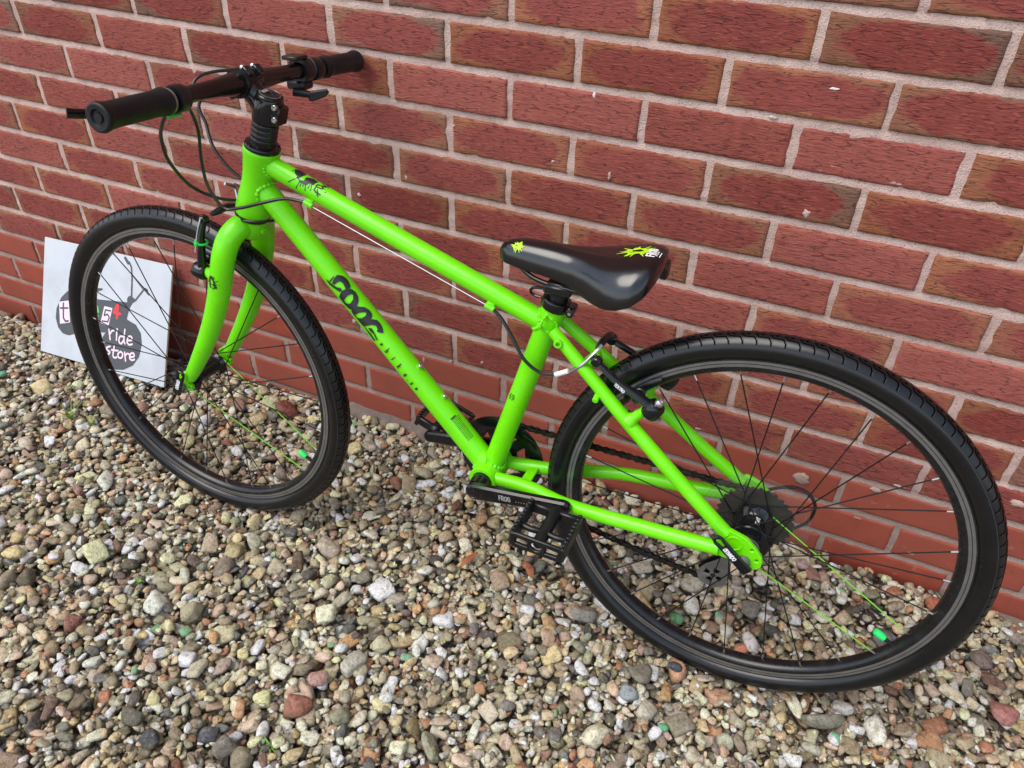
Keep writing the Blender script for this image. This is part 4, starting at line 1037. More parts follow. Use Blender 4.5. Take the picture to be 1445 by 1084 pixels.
# ---- fork
fk = MB()
crown = HT1 - HD * .014
fk.lathe(HT1 - HD * .0105, -HD, [(0, 0), (.0235, 0), (.0255, .002), (.0255, .009), (.0232, .020), (.0215, .030), (.0180, .034), (.006, .034), (.006, .030), (0, .030)], 32)
fk.lathe(crown - HD * .014 + A3(-.0235, 0, -.006), (-1, 0, -.2), [(.0062, -.004), (.0062, .0030), (.0050, .0034), (.0030, .0034), (0, .0010)], 14)
fork = part(fk, 'fork', 'green')
for s_ in (1, -1):
    Pn = [A3(.838, .006, .316), A3(.840, .024, .318), A3(.849, .0405, .302), A3(.858, .0480, .276), A3(.866, .0505, .248), A3(.880, .0515, .205), A3(.902, .0515, .155), A3(.932, .0515, .100), A3(.962, .0515, .052), A3(.984, .0515, .020)]
    Pn = [p * A3(1, s_, 1) for p in Pn]
    mb = MB(); mb.tube(spline(Pn, 6), [.0165, .0185, .0192, .0192, .0188, .0182, .0170, .0155, .0135, .0108], 26, squash=((0, 1, 0), .92)); leg = part(mb, 'fork_leg', 'green', fork)
    mb = MB()
    mb.prism([(-.022, .026), (-.010, .032), (.004, .022), (.010, .010), (.0085, -.004), (.004, -.012), (-.002, -.0125), (-.004, -.006), (-.010, -.004), (-.016, -.008), (-.021, -.004), (-.021, .004), (-.014, .008)],
             (WBASE, .0515 * s_, 0), (1, 0, 0), (0, 0, 1), .0085, [[(-.0155 + .0024 * math.cos(t), -.0005 + .0024 * math.sin(t)) for t in np.arange(0, 6.2, .8)]], .0015)
    part(mb, 'fork_end', 'green', fork); mb = MB()
    mb.lathe(A3(.874, .0510 * s_, .236), unit(A3(.93, 0, .36)), [(.0120, .006), (.0095, .018), (.0070, .022), (.0070, .034), (0, .034)], 16)
    part(mb, 'brake_boss', 'green', fork)
    if s_ > 0:
        def legmap(u, v):
            c = A3(.8705, .0505, .235) + A3(.30, 0, -.95) * v; t = u / .0192
            return c + (.0192 + .0004) * (math.sin(t) * A3(-.95, 0, -.30) + .93 * math.cos(t) * A3(0, 1, 0))
        ops = [(1, poly([(-.008, -.010), (-.002, -.012), (.001, -.006), (.004, -.002), (.008, .006), (.003, .010), (-.002, .008), (-.004, .012), (-.008, .006), (-.010, .002)])), (-1, poly([(-.006, -.005), (-.001, -.004), (.001, .000), (-.002, .004), (-.006, .001)]))]
        for a in range(9):
            t = a * .7; ops.append((1, caps([(.006 * math.cos(t) - .001, .007 * math.sin(t)), (.0125 * math.cos(t) - .001, .0125 * math.sin(t))], [.0016, .0007])))
        mark('splat_print', 'print', (-.016, -.016, .016, .016), .0003, ops, legmap, fork)

# ---- wheels
def wheel(C, hubw, valve_a, seed):
    rm = MB()
    y = .0108
    prof = [(.2830, -.0108), (.2835, -.0118), (.2800, -.0122), (.2762, -.0121), (.2752, -.0121), (.2712, -.0120), (.2660, -.0116), (.2640, -.0100), (.2605, -.0050), (.2605, .0050), (.2640, .0100), (.2660, .0116), (.2712, .0120), (.2752, .0121), (.2762, .0121), (.2800, .0122), (.2835, .0118), (.2830, .0108), (.2780, .0090), (.2780, -.0090)]
    mis = [0, 0, 1, 0, 1, 0, 0, 0, 0, 0, 0, 0, 1, 0, 1, 0, 0, 0, 0, 0]
    rm.lathe(C, (0, 1, 0), prof, 120, closed=True, mis=mis)
    w = part(rm, 'wheel', ['black', 'track'], ang=50)
    ty = MB(); pr = []
    for k in range(29):
        t = math.radians(-122 + 244 * k / 28); rr = .0185
        h = 0
        if abs(abs(math.degrees(t)) - 74) < 4: h = .0005
        if abs(abs(math.degrees(t)) - 100) < 4: h = .0004
        pr.append((.2965 + (rr + h) * math.cos(t), (rr + h) * math.sin(t) * 1.0))
    pr = [(.2812, -.0112)] + pr + [(.2812, .0112), (.283, 0)]
    ty.lathe(C, (0, 1, 0), pr, 140, closed=True)
    tyre = part(ty, 'tyre', 'tyre', w, ang=60)
    gr = MB(); NP = 112
    def tp(a, ph):
        t = math.radians(ph); R = .2965 + .01872 * math.cos(t); return C + A3(R * math.cos(a), .01872 * math.sin(t), R * math.sin(a))
    def rib(L, wd=.0017, mi=0):
        L = [(a, b) for a, b in L]
        for (a0, p0), (a1, p1) in zip(L[:-1], L[1:]):
            n_ = max(1, int(abs(p1 - p0) / 9)); 
            for q in range(n_):
                b0, b1 = a0 + (a1 - a0) * q / n_, a0 + (a1 - a0) * (q + 1) / n_; c0, c1 = p0 + (p1 - p0) * q / n_, p0 + (p1 - p0) * (q + 1) / n_
                u = np.array([(b1 - b0) * .315, math.radians(c1 - c0) * .0187]); u = np.array([-u[1], u[0]]) / (np.linalg.norm(u) + 1e-12) * wd / 2
                da, dp = u[0] / .315, math.degrees(u[1] / .0187)
                gr.add([tp(b0 - da, c0 - dp), tp(b1 - da, c1 - dp), tp(b1 + da, c1 + dp), tp(b0 + da, c0 + dp)], [(0, 1, 2, 3)], mi)
    for k in range(NP):
        a = 2 * math.pi * k / NP; u = 2 * math.pi / NP
        for s_ in (1, -1):
            o_ = 0 if s_ > 0 else .5 * u
            rib([(a + o_, 30 * s_), (a + o_ + .16 * u, 44 * s_), (a + o_ + .20 * u, 62 * s_)])
            rib([(a + o_ + .235 * u, 42 * s_), (a + o_ + .27 * u, 58 * s_)], .0009, 1)  # thin pale ribbon: the groove's dusty edge with its catch of light painted in
            rib([(a + o_ + .05 * u, 9 * s_), (a + o_ + .30 * u, 26 * s_), (a + o_ + .92 * u, 28 * s_), (a + o_ + 1.0 * u, 30 * s_)], .0015)
            rib([(a + o_ + .45 * u, 13 * s_), (a + o_ + .62 * u, 13.2 * s_)], .0022)
        rib([(a + .05 * u, 9), (a + .75 * u, 9)], .0008)
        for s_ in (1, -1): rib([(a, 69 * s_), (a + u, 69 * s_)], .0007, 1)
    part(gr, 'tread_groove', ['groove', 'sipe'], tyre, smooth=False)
    hb = MB()
    if hubw > .06: hp = [(0, -.062), (.008, -.062), (.008, -.052), (.020, -.0505), (.020, -.024), (.0290, -.0215), (.0295, -.0200), (.0285, -.0180), (.0200, -.0150), (.0165, -.010), (.0160, .012), (.0195, .0245), (.0285, .0275), (.0295, .0300), (.0285, .0318), (.0180, .034), (.0160, .040), (.0120, .046), (.0085, .050), (.0085, .061), (0, .061)]
    else: hp = [(0, -.047), (.0075, -.047), (.0085, -.042), (.0130, -.040), (.0175, -.036), (.0215, -.0345), (.0220, -.033), (.0212, -.0315), (.0160, -.028), (.0140, -.02), (.0140, .02), (.0160, .028), (.0212, .0315), (.0220, .033), (.0215, .0345), (.0175, .036), (.0130, .040), (.0085, .042), (.0075, .047), (0, .047)]
    hb.lathe(C, (0, 1, 0), hp, 32); hub = part(hb, 'hub', 'gloss', w)
    if hubw > .06:
        for yy_ in (.0400, .0345):
            mb = MB(); mb.lathe(C + A3(0, yy_, 0), (0, 1, 0), [(.0150, 0), (.0168, .0004), (.0168, .0018), (.0150, .0022)], 28); part(mb, 'seal_ring', 'alloy_grey', w)
    # spokes, each one a rod with its nipple
    fr_, fl = (.0265, .0290) if hubw > .06 else (.0200, .0330); fl2 = .0200 if hubw > .06 else fl
    for k in range(28):
        a = valve_a + (k + .5) * 2 * math.pi / 28; sd2 = 1 if k % 2 == 0 else -1; tr = 1 if (k // 2) % 2 == 0 else -1
        ha = a + tr * math.radians(64); yh = (fl if sd2 > 0 else -fl2) + tr * .0022
        p0 = C + A3(fr_ * math.cos(ha), yh, fr_ * math.sin(ha)); p1 = C + A3(.2625 * math.cos(a), .0035 * sd2, .2625 * math.sin(a)); dd = unit(p1 - p0)
        mb = MB(); mb.tube([p0, p1], .00098, 7, mi=0); mb.tube([p1 - dd * .0105, p1 - dd * .0005], [.0014, .0017], 8, mi=1)
        lime = k in (0, 27)
        o = part(mb, 'spoke', ['neon' if lime else 'spoke', 'nickel'], w)
        if lime: o['label'] = 'lime green spoke beside the valve'
    v0 = C + .2610 * A3(math.cos(valve_a), 0, math.sin(valve_a)); vd = -A3(math.cos(valve_a), 0, math.sin(valve_a))
    mb = MB(); mb.cyl(v0 - vd * .006, v0 + vd * .016, .0030, 12); part(mb, 'valve', 'cable', w)
    mb = MB(); mb.lathe(v0 + vd * .014, vd, [(0, 0), (.0052, 0), (.0056, .002), (.0056, .012), (.0046, .016), (0, .0168)], 16); part(mb, 'valve_cap', 'mint_cap', w)
    return w
wR = wheel(RA, .065, math.atan2(-.124, -.207), 1)
wF = wheel(FA, .05, math.atan2(-.129, .792 - WBASE), 2)
# hub and skewer ends
def qr(C, y0, ang, ln, text):
    mb = MB(); mb.lathe(C + A3(0, y0, 0), (0, 1, 0), [(.0085, 0), (.0095, .001), (.0095, .006), (.0080, .009), (.0070, .012), (0, .012)], 22); part(mb, 'skewer_nut', 'alloy_grey')
    e1 = A3(math.cos(ang), 0, math.sin(ang)); e2 = A3(-math.sin(ang), 0, math.cos(ang))
    P = [(-.012, -.006), (-.010, -.0085), (.010, -.0075), (ln - .008, -.0080), (ln - .001, -.0055), (ln, 0), (ln - .001, .0055), (ln - .008, .0080), (.010, .0075), (-.010, .0085), (-.012, .006)]
    Hh = [(ln - .020, -.0022), (ln - .008, -.0042), (ln - .0045, 0), (ln - .008, .0042), (ln - .020, .0022)]
    o = C + A3(0, y0 + .0125, 0); mb = MB(); mb.prism(P, o, e1, -e2 * -1, .0055, [Hh], .0014); lev = part(mb, 'skewer_lever', 'gloss')
    mb = MB(); f_ = lambda x, yv: o + e1 * (ln - .022 - x) - e2 * (yv) + A3(0, .0031, 0)
    lay(mb, raster((-.002, -.006, .040, .006), .00035, glyphs(text, 0, -.0030, .0041, .0013, .26)[0]), f_); part(mb, 'lettering', 'print_white', lev, smooth=False)
qr(RA, .0690, math.radians(41), .058, 'QUANDO')
qr(FA, .0555, math.radians(115), .046, 'QUANDO')
for C, y in ((RA, -.0695), (FA, -.056)):
    mb = MB(); mb.lathe(C + A3(0, y, 0), (0, -1, 0), [(.0085, 0), (.0092, .002), (.0085, .010), (.004, .013), (0, .013)], 18); part(mb, 'skewer_nut', 'black')
mb = MB(); lay(mb, raster((-.002, -.003, .030, .008), .0004, glyphs('QUANDO', 0, 0, .0038, .0011, .25)[0]), lambda a, b: A3(-(.0166 * math.sin((b - .003) / .0165 + .35)), -.011 + a * .82, .0166 * math.cos((b - .003) / .0165 + .35))); part(mb, 'lettering', 'print_white', wR, smooth=False)

# ---- drivetrain
def crank(s_):
    d = unit(A3(-.149, 0, .022)) * s_; e2 = A3(-d[2], 0, d[0]); y = .0625 * s_
    o = BBC + A3(0, y, 0); P = []
    for t in np.linspace(math.pi / 2, 3 * math.pi / 2, 9): P.append((.0145 * math.cos(t), .0145 * math.sin(t)))
    for t in np.linspace(-math.pi / 2, math.pi / 2, 9): P.append((.150 + .0108 * math.cos(t), .0108 * math.sin(t)))
    mb = MB(); mb.prism(P, o, d, e2, .013, bev=.0030)
    mb.lathe(BBC + A3(0, .036 * s_, 0), (0, s_, 0), [(.016, -.006), (.0165, .010), (.0150, .021), (0, .021)], 26)
    c = part(mb, 'crank_arm', 'gloss')
    mb = MB(); mb.lathe(o + A3(0, .0064 * s_, 0), (0, s_, 0), [(.0098, 0), (.0100, .0010), (.0088, .0012), (.0080, .0004), (.0055, .0002), (.0050, .0014), (.0026, .0014), (.0024, .0002), (0, .0002)], 22); part(mb, 'crank_bolt', 'black', c)
    mb = MB(); mb.lathe(o + d * .150 + A3(0, .0064 * s_, 0), (0, s_, 0), [(.0080, 0), (.0082, .0012), (.0060, .0014), (0, .0012)], 18); part(mb, 'pedal_boss', 'black', c)
    if s_ > 0:
        mb = MB(); sg = -1; f_ = lambda x, yv: o + d * (.045 + x) + A3(0, .0068, 0) + (e2 if e2[2] > 0 else -e2) * (yv - .004)
        lay(mb, raster((-.002, -.002, .036, .012), .0003, glyphs('FROG', 0, 0, .0056, .0013, .26)[0]), f_); part(mb, 'lettering', 'print_grey', c, smooth=False)
        mb = MB(); ops = []
        for k in range(9): ops.append((1, caps([(.028 + k * .0045, .002), (.0292 + k * .0045, .002)], .0008)))
        lay(mb, raster((.02, 0, .075, .004), .0003, ops), f_); part(mb, 'fine_print', 'print_grey', c, smooth=False)
    return o + d * .150
def pedal(C, s_, yaw):
    ca, sa = math.cos(yaw), math.sin(yaw); ex = A3(ca, 0, sa); ez = A3(-sa, 0, ca); ey = A3(0, s_, 0); R = [ex, ey, ez]
    y0 = .013; y1 = .094; ym = (y0 + y1) / 2; mb = MB()
    at = lambda x, y, z: C + ex * x + ey * y + ez * z
    mb.lathe(at(0, 0, 0), ey, [(.0050, 0), (.0065, .008), (.0115, .012), (.0115, .022), (.0100, .026), (.0095, .078), (.0075, .084), (.0070, .088), (0, .088)], 20)
    for sx in (-1, 1):
        mb.box(at(.0380 * sx, ym, 0), (.0036, (y1 - y0) / 2, .0125), R, .0018)          # fore and aft cages
        mb.box(at(.020 * sx, y0 + .004, .0), (.019, .0042, .0085), R, .002)
        mb.tube([at(.0365 * sx, y0 + .050, .002), at(.020 * sx, y0 + .055, .005), at(.004 * sx, y0 + .050, .002)], .0048, 10)
    hl = [[(.0085 * math.cos(t), .0070 * math.sin(t)) for t in np.linspace(0, 6.28, 16, endpoint=False)]] + [[(q * x, z) for x, z in ((.014, -.0055), (.031, -.0045), (.033, .0045), (.014, .0055))] for q in (1, -1)]
    mb.prism([(-.0405, -.0100), (-.034, -.0135), (.034, -.0135), (.0405, -.0100), (.0405, .0100), (.034, .0135), (-.034, .0135), (-.0405, .0100)], at(0, y1 - .002, 0), ex, ez, .0055, hl, .0012)
    tm = mb
    for sx in (-1, 1):
        for k in range(9):
            for sz in (-1, 1): tm.box(at(.0380 * sx, y0 + .006 + k * .0085, .0138 * sz), (.0030, .0022, .0024), R, .0012)
    part(mb, 'pedal', 'plastic')
ce = crank(1); pedal(ce + A3(.006, .004, .0), 1, math.radians(3))
ce2 = crank(-1); pedal(ce2 + A3(0, -.004, 0), -1, math.radians(20))
def toothed(R, N, dep):
    P = []
    for k in range(N):
        a = 2 * math.pi * k / N; u = 2 * math.pi / N
        P += [((R - dep) * math.cos(a), (R - dep) * math.sin(a)), (R * math.cos(a + .3 * u), R * math.sin(a + .3 * u)), (R * math.cos(a + .55 * u), R * math.sin(a + .55 * u)), ((R - dep) * math.cos(a + .85 * u), (R - dep) * math.sin(a + .85 * u))]
    return P
circ = lambda R, n=28, c=(0, 0): [(c[0] + R * math.cos(t), c[1] + R * math.sin(t)) for t in np.linspace(0, 2 * math.pi, n, endpoint=False)]
RC_ = BBC + A3(0, -.045, 0)
slots = [[(r_ * math.cos(a0 + da), r_ * math.sin(a0 + da)) for r_, da in ((.028, -.28), (.046, -.42), (.046, .42), (.028, .28))] for a0 in np.arange(0, 6.2, 2 * math.pi / 5) + .5]
mb = MB(); mb.prism(toothed(.0680, 34, .0045), RC_, (1, 0, 0), (0, 0, 1), .003, slots, .0005); ring = part(mb, 'chainring', 'black')
mb = MB(); mb.lathe(RC_ + A3(0, .0035, 0), (0, 1, 0), [(.050, 0), (.0740, 0), (.0755, .0010), (.0755, .0022), (.0730, .0030), (.052, .0030), (.050, .0015), (.050, 0)], 60); part(mb, 'chain_guard', 'gloss', ring)
CA = A3(0, -.046, 0)
for k, (R, N) in enumerate(((.0560, 30), (.0480, 26), (.0420, 22), (.0360, 19), (.0310, 16), (.0270, 14), (.0235, 12))):
    mb = MB(); mb.prism(toothed(R, N, .004), (0, -.0270 - k * .0042, 0), (1, 0, 0), (0, 0, 1), .0018, [circ(.016)], .0003); part(mb, 'sprocket', 'chain')
mb = MB(); mb.lathe((0, -.0238, 0), (0, 1, 0), [(.021, 0), (.0770, -.0006), (.0785, .0006), (.0770, .0016), (.060, .0010), (.058, .0018), (.021, .0012), (.021, 0)], 64)
for R in (.0640, .0700, .0755): mb.lathe((0, -.0226, 0), (0, 1, 0), [(R, 0), (R + .0009, .0007), (R + .0018, 0)], 64)
part(mb, 'spoke_protector', 'disc')
# chain run: ring -> cassette -> jockeys -> ring
yc = -.0455; J1 = A3(.012, yc, -.075); J2 = A3(.040, yc - .002, -.146); rJ = .0205
def arc(C, R, a0, a1, n): return [C + A3(R * math.cos(a), 0, R * math.sin(a)) for a in np.radians(np.linspace(a0, a1, n))]
RCH = A3(BBC[0], yc, BBC[2])
path = arc(RCH, .0662, -62, 95, 14) + [A3(.25, yc, .0345)] + arc(A3(0, yc, 0), .0330, 92, 255, 10) + arc(J1, .0175, 120, 20, 5)[::1] + [J1 + A3(.020, 0, -.03)] + arc(J2, rJ, 160, 290, 7) + [A3(.23, yc, -.137)]
pp = spline(path, 10, closed=True); seg = np.linalg.norm(np.roll(pp, -1, 0) - pp, axis=1); cum = np.r_[0, np.cumsum(seg)]; tot = cum[-1]; NL = int(round(tot / .0127 / 2)) * 2
pq = np.vstack([pp, pp[:1]]); nodes = np.stack([np.interp(np.linspace(0, tot, NL, endpoint=False), cum, pq[:, i]) for i in range(3)], 1)
ch = MB()
for k in range(NL):
    a, b = nodes[k], nodes[(k + 1) % NL]; d = unit(b - a); e = np.cross(d, A3(0, 1, 0)); Lk = np.linalg.norm(b - a)
    pl = [(x, z) for x, z in ((-.0030, -.0022), (-.0012, -.0040), (.0020, -.0040), (Lk / 2, -.0026), (Lk - .0020, -.0040), (Lk + .0012, -.0040), (Lk + .0030, -.0022), (Lk + .0030, .0022), (Lk + .0012, .0040), (Lk - .0020, .0040), (Lk / 2, .0026), (.0020, .0040), (-.0012, .0040), (-.0030, .0022))]
    w_ = .0036 if k % 2 else .0024
    for s_ in (1, -1): ch.prism(pl, a + A3(0, w_ * s_, 0), d, e, .0010, bev=.0002)
    ch.cyl(a + A3(0, -.0043, 0), a + A3(0, .0043, 0), .0018, 8); ch.cyl(a + A3(0, -.0022, 0), a + A3(0, .0022, 0), .0038, 10)
part(ch, 'chain', 'chain', ang=45)
# rear derailleur
mb = MB(); mb.tube(spline([A3(.004, -.066, -.012), A3(-.010, -.068, -.035), A3(-.012, -.066, -.060), A3(.006, -.060, -.080)], 6), [.010, .0115, .0120, .010], 14)
mb.lathe((.002, -.060, -.020), (0, -1, 0), [(.011, 0), (.012, .004), (.011, .016), (0, .017)], 18); der = part(mb, 'derailleur', 'black')
cd = unit(J2 - J1); ce_ = np.cross(cd, A3(0, 1, 0)); Lc = np.linalg.norm(J2 - J1)
cage = [(-.016, -.008), (-.008, -.015), (.010, -.011), (Lc * .5, -.008), (Lc - .012, -.021), (Lc + .006, -.025), (Lc + .024, -.014), (Lc + .026, .010), (Lc + .012, .024), (Lc - .010, .021), (Lc * .5, .009), (.008, .013), (-.012, .010)]
hol = [[(Lc + r_ * math.cos(a0 + da), r_ * math.sin(a0 + da)) for r_, da in ((.007, -.45), (.016, -.36), (.016, .36), (.007, .45))] for a0 in (0, 1.57, 3.14, 4.71)]
for s_, mt in ((.0075, 'alloy_grey'), (-.0075, 'black')):
    mb = MB(); mb.prism(cage, J1 + A3(0, s_, 0), cd, ce_, .0020, hol, .0004); part(mb, 'cage_plate', mt, der)
for J in (J1, J2):
    mb = MB(); mb.prism(toothed(.0205, 11, .0045), J, (1, 0, 0), (0, 0, 1), .003, [circ(.004, 12)], .0004); mb.cyl(J - A3(0, .007, 0), J + A3(0, .0092, 0), .0048, 14, bev=.001); part(mb, 'jockey_wheel', 'plastic', der)

# ---- V-brakes
def vbrake(piv, top, wheel_c, name_text, green):
    """piv/top: left arm pivot and tip in bike coordinates"""
    root = None
    for s_ in (1, -1):
        p = piv * A3(1, s_, 1); t = top * A3(1, s_, 1); d = unit(t - p); out_ = unit(np.cross(d, A3(0, 1, 0))); out_ = out_ if out_ @ (p - wheel_c) > 0 else -out_
        mb = MB()
        mb.lathe(p - out_ * .010, out_, [(.0075, 0), (.0125, .001), (.0135, .004), (.0135, .018), (.0115, .022), (.0060, .023), (0, .023)], 20)
        mb.tube(spline([p + out_ * .004, p + d * .025 + A3(0, .004 * s_, 0) + out_ * .004, p + d * .060 + A3(0, .004 * s_, 0), t], 5), [.0095, .0078, .0065, .0058], 12, squash=(out_, .75))
        mb.cyl(t - A3(0, .006 * s_, 0), t + A3(0, .007 * s_, 0), .0072, 14, bev=.0015); mb.cyl(t + d * .002, t + d * .008, .0035, 10)
        arm = part(mb, 'brake_arm', 'gloss')
        mb = MB(); mb.lathe(p + out_ * .0130, out_, [(.0062, 0), (.0066, .004), (.0052, .0068), (.0030, .0072), (.0028, .005), (0, .005)], 14); part(mb, 'pivot_bolt', 'nickel', arm)
        # pad and its post
        rad = unit((p + d * .024) - wheel_c); q = wheel_c + rad * .2745; q = A3(q[0], .0165 * s_, q[2]); tg = unit(A3(-rad[2], 0, rad[0]))
        mb = MB(); nd = A3(0, s_, 0); Pp = spline([q + tg * x + rad * (-.0025 * (x / .03) ** 2) for x in (-.032, -.016, 0, .016, .032)], 4)
        mb.tube(Pp, [.0045, .0062, .0066, .0062, .0045], 12, squash=(nd, .62)); pd = part(mb, 'brake_pad', 'tyre')
        mb = MB(); mb.cyl(q, q + nd * .034, .0032, 12); mb.cyl(q + nd * .010, q + nd * .0175, .0082, 16, bev=.0012); mb.cyl(q + nd * .026, q + nd * .033, .0072, 14, bev=.001); part(mb, 'pad_post', 'black', pd)
        if s_ == green:
            mb = MB(); c_ = p + (t - p) * .58 + A3(0, .003 * s_, 0); mb.tube([c_ + .0092 * (math.cos(a) * A3(0, 1, 0) + math.sin(a) * out_) for a in np.linspace(0, 6.2, 18)], .0019, 8, closed=True); mb.box(c_ + A3(0, .0105 * s_, 0), (.0028, .0035, .003), None, .001); part(mb, 'cable_clip', 'green_clip', arm)
        if s_ > 0 and name_text:
            mb = MB(); e2 = out_; f_ = lambda x, yv: p + d * (.062 - x) + A3(0, .0133, 0) * 1.0 + e2 * (yv - .002) ; ops, _ = glyphs(name_text, 0, 0, .0030, .0009, .3); lay(mb, raster((-.002, -.002, .03, .007), .0003, ops), f_); part(mb, 'lettering', 'print_white', arm, smooth=False)
piv_r = A3(.159, .043, .187); top_r = A3(.245, .034, .236)
vbrake(piv_r, top_r, RA, 'TEKTRO', -1)
piv_f = A3(.908, .052, .243); top_f = A3(.893, .040, .326)
vbrake(piv_f, top_f, FA, '', 1)
def cable(name, P, r, mat='cable', n=8, k=10):
    mb = MB(); mb.tube(spline(P, k), r, n); return part(mb, name, mat)
# rear noodle, boot and link wire
cable('brake_noodle', [A3(.300, .030, .199), A3(.282, .033, .210), A3(.265, .035, .226), A3(.252, .028, .243), A3(.246, .016, .252)], .0026, 'steel')
mb = MB(); mb.cyl(A3(.3045, .0295, .1965), A3(.2845, .0325, .2095), .0038, 14, bev=.0006); part(mb, 'ferrule', 'print_white')
cable('cable_boot', [A3(.2500, .022, .2470), A3(.247, .008, .2525), A3(.245, -.012, .253), A3(.244, -.030, .248)], [.0030, .0052, .0050, .0034], 'plastic')
# front noodle comes from the wall side, boot between the arms
cable('brake_noodle', [A3(.893, -.040, .330), A3(.900, -.045, .352), A3(.905, -.030, .362)], .0026, 'steel')
cable('cable_boot', [A3(.8915, .024, .3305), A3(.889, .010, .332), A3(.888, -.008, .333), A3(.890, -.030, .331)], [.0036, .0058, .0058, .0034], 'plastic')
mb = MB(); mb.tube(spline([A3(.893, .046, .332), A3(.897, .0500, .318), A3(.903, .0520, .300), A3(.908, .0560, .275)], 6), .0011, 6); part(mb, 'brake_wire', 'wire')
# cable runs at the front end
cable('cable_housing', [A3(.800, .158, .525), A3(.822, .150, .505), A3(.851, .130, .478), A3(.872, .105, .438), A3(.888, .060, .388), A3(.874, .028, .362), A3(.858, -.006, .350), A3(.868, -.040, .352), A3(.900, -.046, .357)], .0025)
cable('cable_housing', [A3(.815, .118, .530), A3(.850, .070, .502), A3(.862, .050, .468), A3(.868, .048, .425), A3(.864, .048, .385), A3(.842, .046, .356), A3(.815, .042, .359), A3(.780, .034, .370), A3(.745, .024, .379), A3(.7130, .0175, .3768)], .0025)
cable('cable_housing', [A3(.822, -.118, .520), A3(.900, -.085, .522), A3(.945, -.050, .482), A3(.932, -.040, .450), A3(.917, -.030, .422), A3(.895, -.026, .398), A3(.867, -.026, .378), A3(.845, -.027, .372), A3(.800, -.024, .355)], .0025)
cable('cable_housing', [A3(.815, -.010, .546), A3(.838, .022, .547), A3(.852, .046, .540), A3(.855, .062, .518)], .0022)
cable('cable_housing', [A3(.822, -.035, .362), A3(.838, .004, .3325), A3(.829, .0275, .333), A3(.806, .022, .332), A3(.790, .000, .330)], .0020)
mb = MB(); mb.tube([A3(.7035, .0168, .3722), A3(.4185, .0168, .2745)], .0007, 6); part(mb, 'brake_wire', 'wire')
cable('cable_housing', [A3(.4105, .0168, .2712), A3(.395, .020, .262), A3(.375, .028, .243), A3(.352, .033, .212), A3(.328, .032, .196), A3(.3045, .0295, .1965)], .0026)
cable('cable_housing', [A3(.05, -.066, -.018), A3(-.02, -.072, .030), A3(-.056, -.076, .036), A3(-.078, -.076, .014), A3(-.073, -.074, -.020), A3(-.045, -.070, -.042), A3(-.014, -.068, -.048)], .0026)

# ---- saddle
tx = np.array([0, .02, .06, .14, .26, .38, .48, .57, .65, .73, .81, .89, .95, .985, 1.0])
hw = np.array([.004, .0125, .0190, .0225, .0255, .0280, .0330, .0430, .0550, .0650, .0705, .0695, .0600, .0430, .0180])
zt = np.array([.3600, .3670, .3725, .3765, .3775, .3775, .3780, .3795, .3820, .3855, .3895, .3925, .3935, .3920, .3885])
dr = np.array([.008, .0200, .0280, .0340, .0370, .0390, .0425, .0480, .0535, .0575, .0585, .0540, .0440, .0310, .0180])
SX0, SX1 = .405, .178
def sad(t, a):
    w_ = np.interp(t, tx, hw); z_ = np.interp(t, tx, zt); d_ = np.interp(t, tx, dr); q = math.radians(a); sn, cs = math.sin(q), math.cos(q)
    y = w_ * math.copysign(abs(sn) ** .82, sn); z = z_ - d_ * (1 - abs(cs) ** .75) if abs(a) <= 90 else z_ - d_
    if abs(a) > 90: y = w_ * math.copysign(1 - (abs(a) - 90) / 90 * .6, sn); z = z_ - d_ + (abs(a) - 90) / 90 * .004
    z -= .0045 * math.exp(-(y / .012) ** 2) * np.clip((t - .35) / .3, 0, 1) * np.clip((1 - t) / .15, 0, 1) * .25
    return A3(SX0 + (SX1 - SX0) * t, y, z)
def smooth_t(n): return .5 - .5 * np.cos(np.linspace(0, math.pi, n))
# smooth the width curves
def sm(a): return a
mb = MB(); TN = smooth_t(44); AN = np.r_[-130, -108, np.linspace(-90, 90, 33), 108, 130]
V = [sad(t, a) for t in TN for a in AN]; m_ = len(AN); F = [(i * m_ + j, (i + 1) * m_ + j, (i + 1) * m_ + j + 1, i * m_ + j + 1) for i in range(len(TN) - 1) for j in range(m_ - 1)]
F += [tuple(range(m_)), tuple((len(TN) - 1) * m_ + k for k in range(m_ - 1, -1, -1))]
for i in range(len(TN) - 1): F.append((i * m_, i * m_ + m_ - 1, (i + 1) * m_ + m_ - 1, (i + 1) * m_))
mb.add(V, F)
M['saddle'] = simple('saddle_vinyl', (.0030, .0030, .0040, 1), .20, 0, .8)
saddle = part(mb, 'saddle', 'saddle', ang=70)
sub = saddle.modifiers.new('round', 'SUBSURF'); sub.levels = 1; sub.render_levels = 1
def sadz(x, y, lift=.0006):
    t = (x - SX0) / (SX1 - SX0); lo, hi = 0., 90.
    for _ in range(22):
        mid = (lo + hi) / 2
        if abs(sad(t, mid)[1]) < abs(y): lo = mid
        else: hi = mid
    p = sad(t, math.copysign((lo + hi) / 2, y if y else 1)); n_ = .0; return A3(x, y, p[2] + lift)
def sadside(x, s_, lift=.0007):          # x along, s_ arc measured down the left flank (0 = crown line)
    t = (x - SX0) / (SX1 - SX0); a = s_ / np.interp(t, tx, dr) * 62; p = sad(t, a); e = unit(np.cross(sad(t + .01, a) - sad(t - .01, a), sad(t, a + 2) - sad(t, a - 2)))
    if e[2] < 0 and e[1] < 0: e = -e
    if e @ A3(0, .6, .8) < 0: e = -e
    return p + e * lift
def mark2(name, mat, bb, res, ops, f): 
    mb = MB(); lay(mb, raster(bb, res, ops), f, 6); return part(mb, name, mat, saddle, smooth=False)
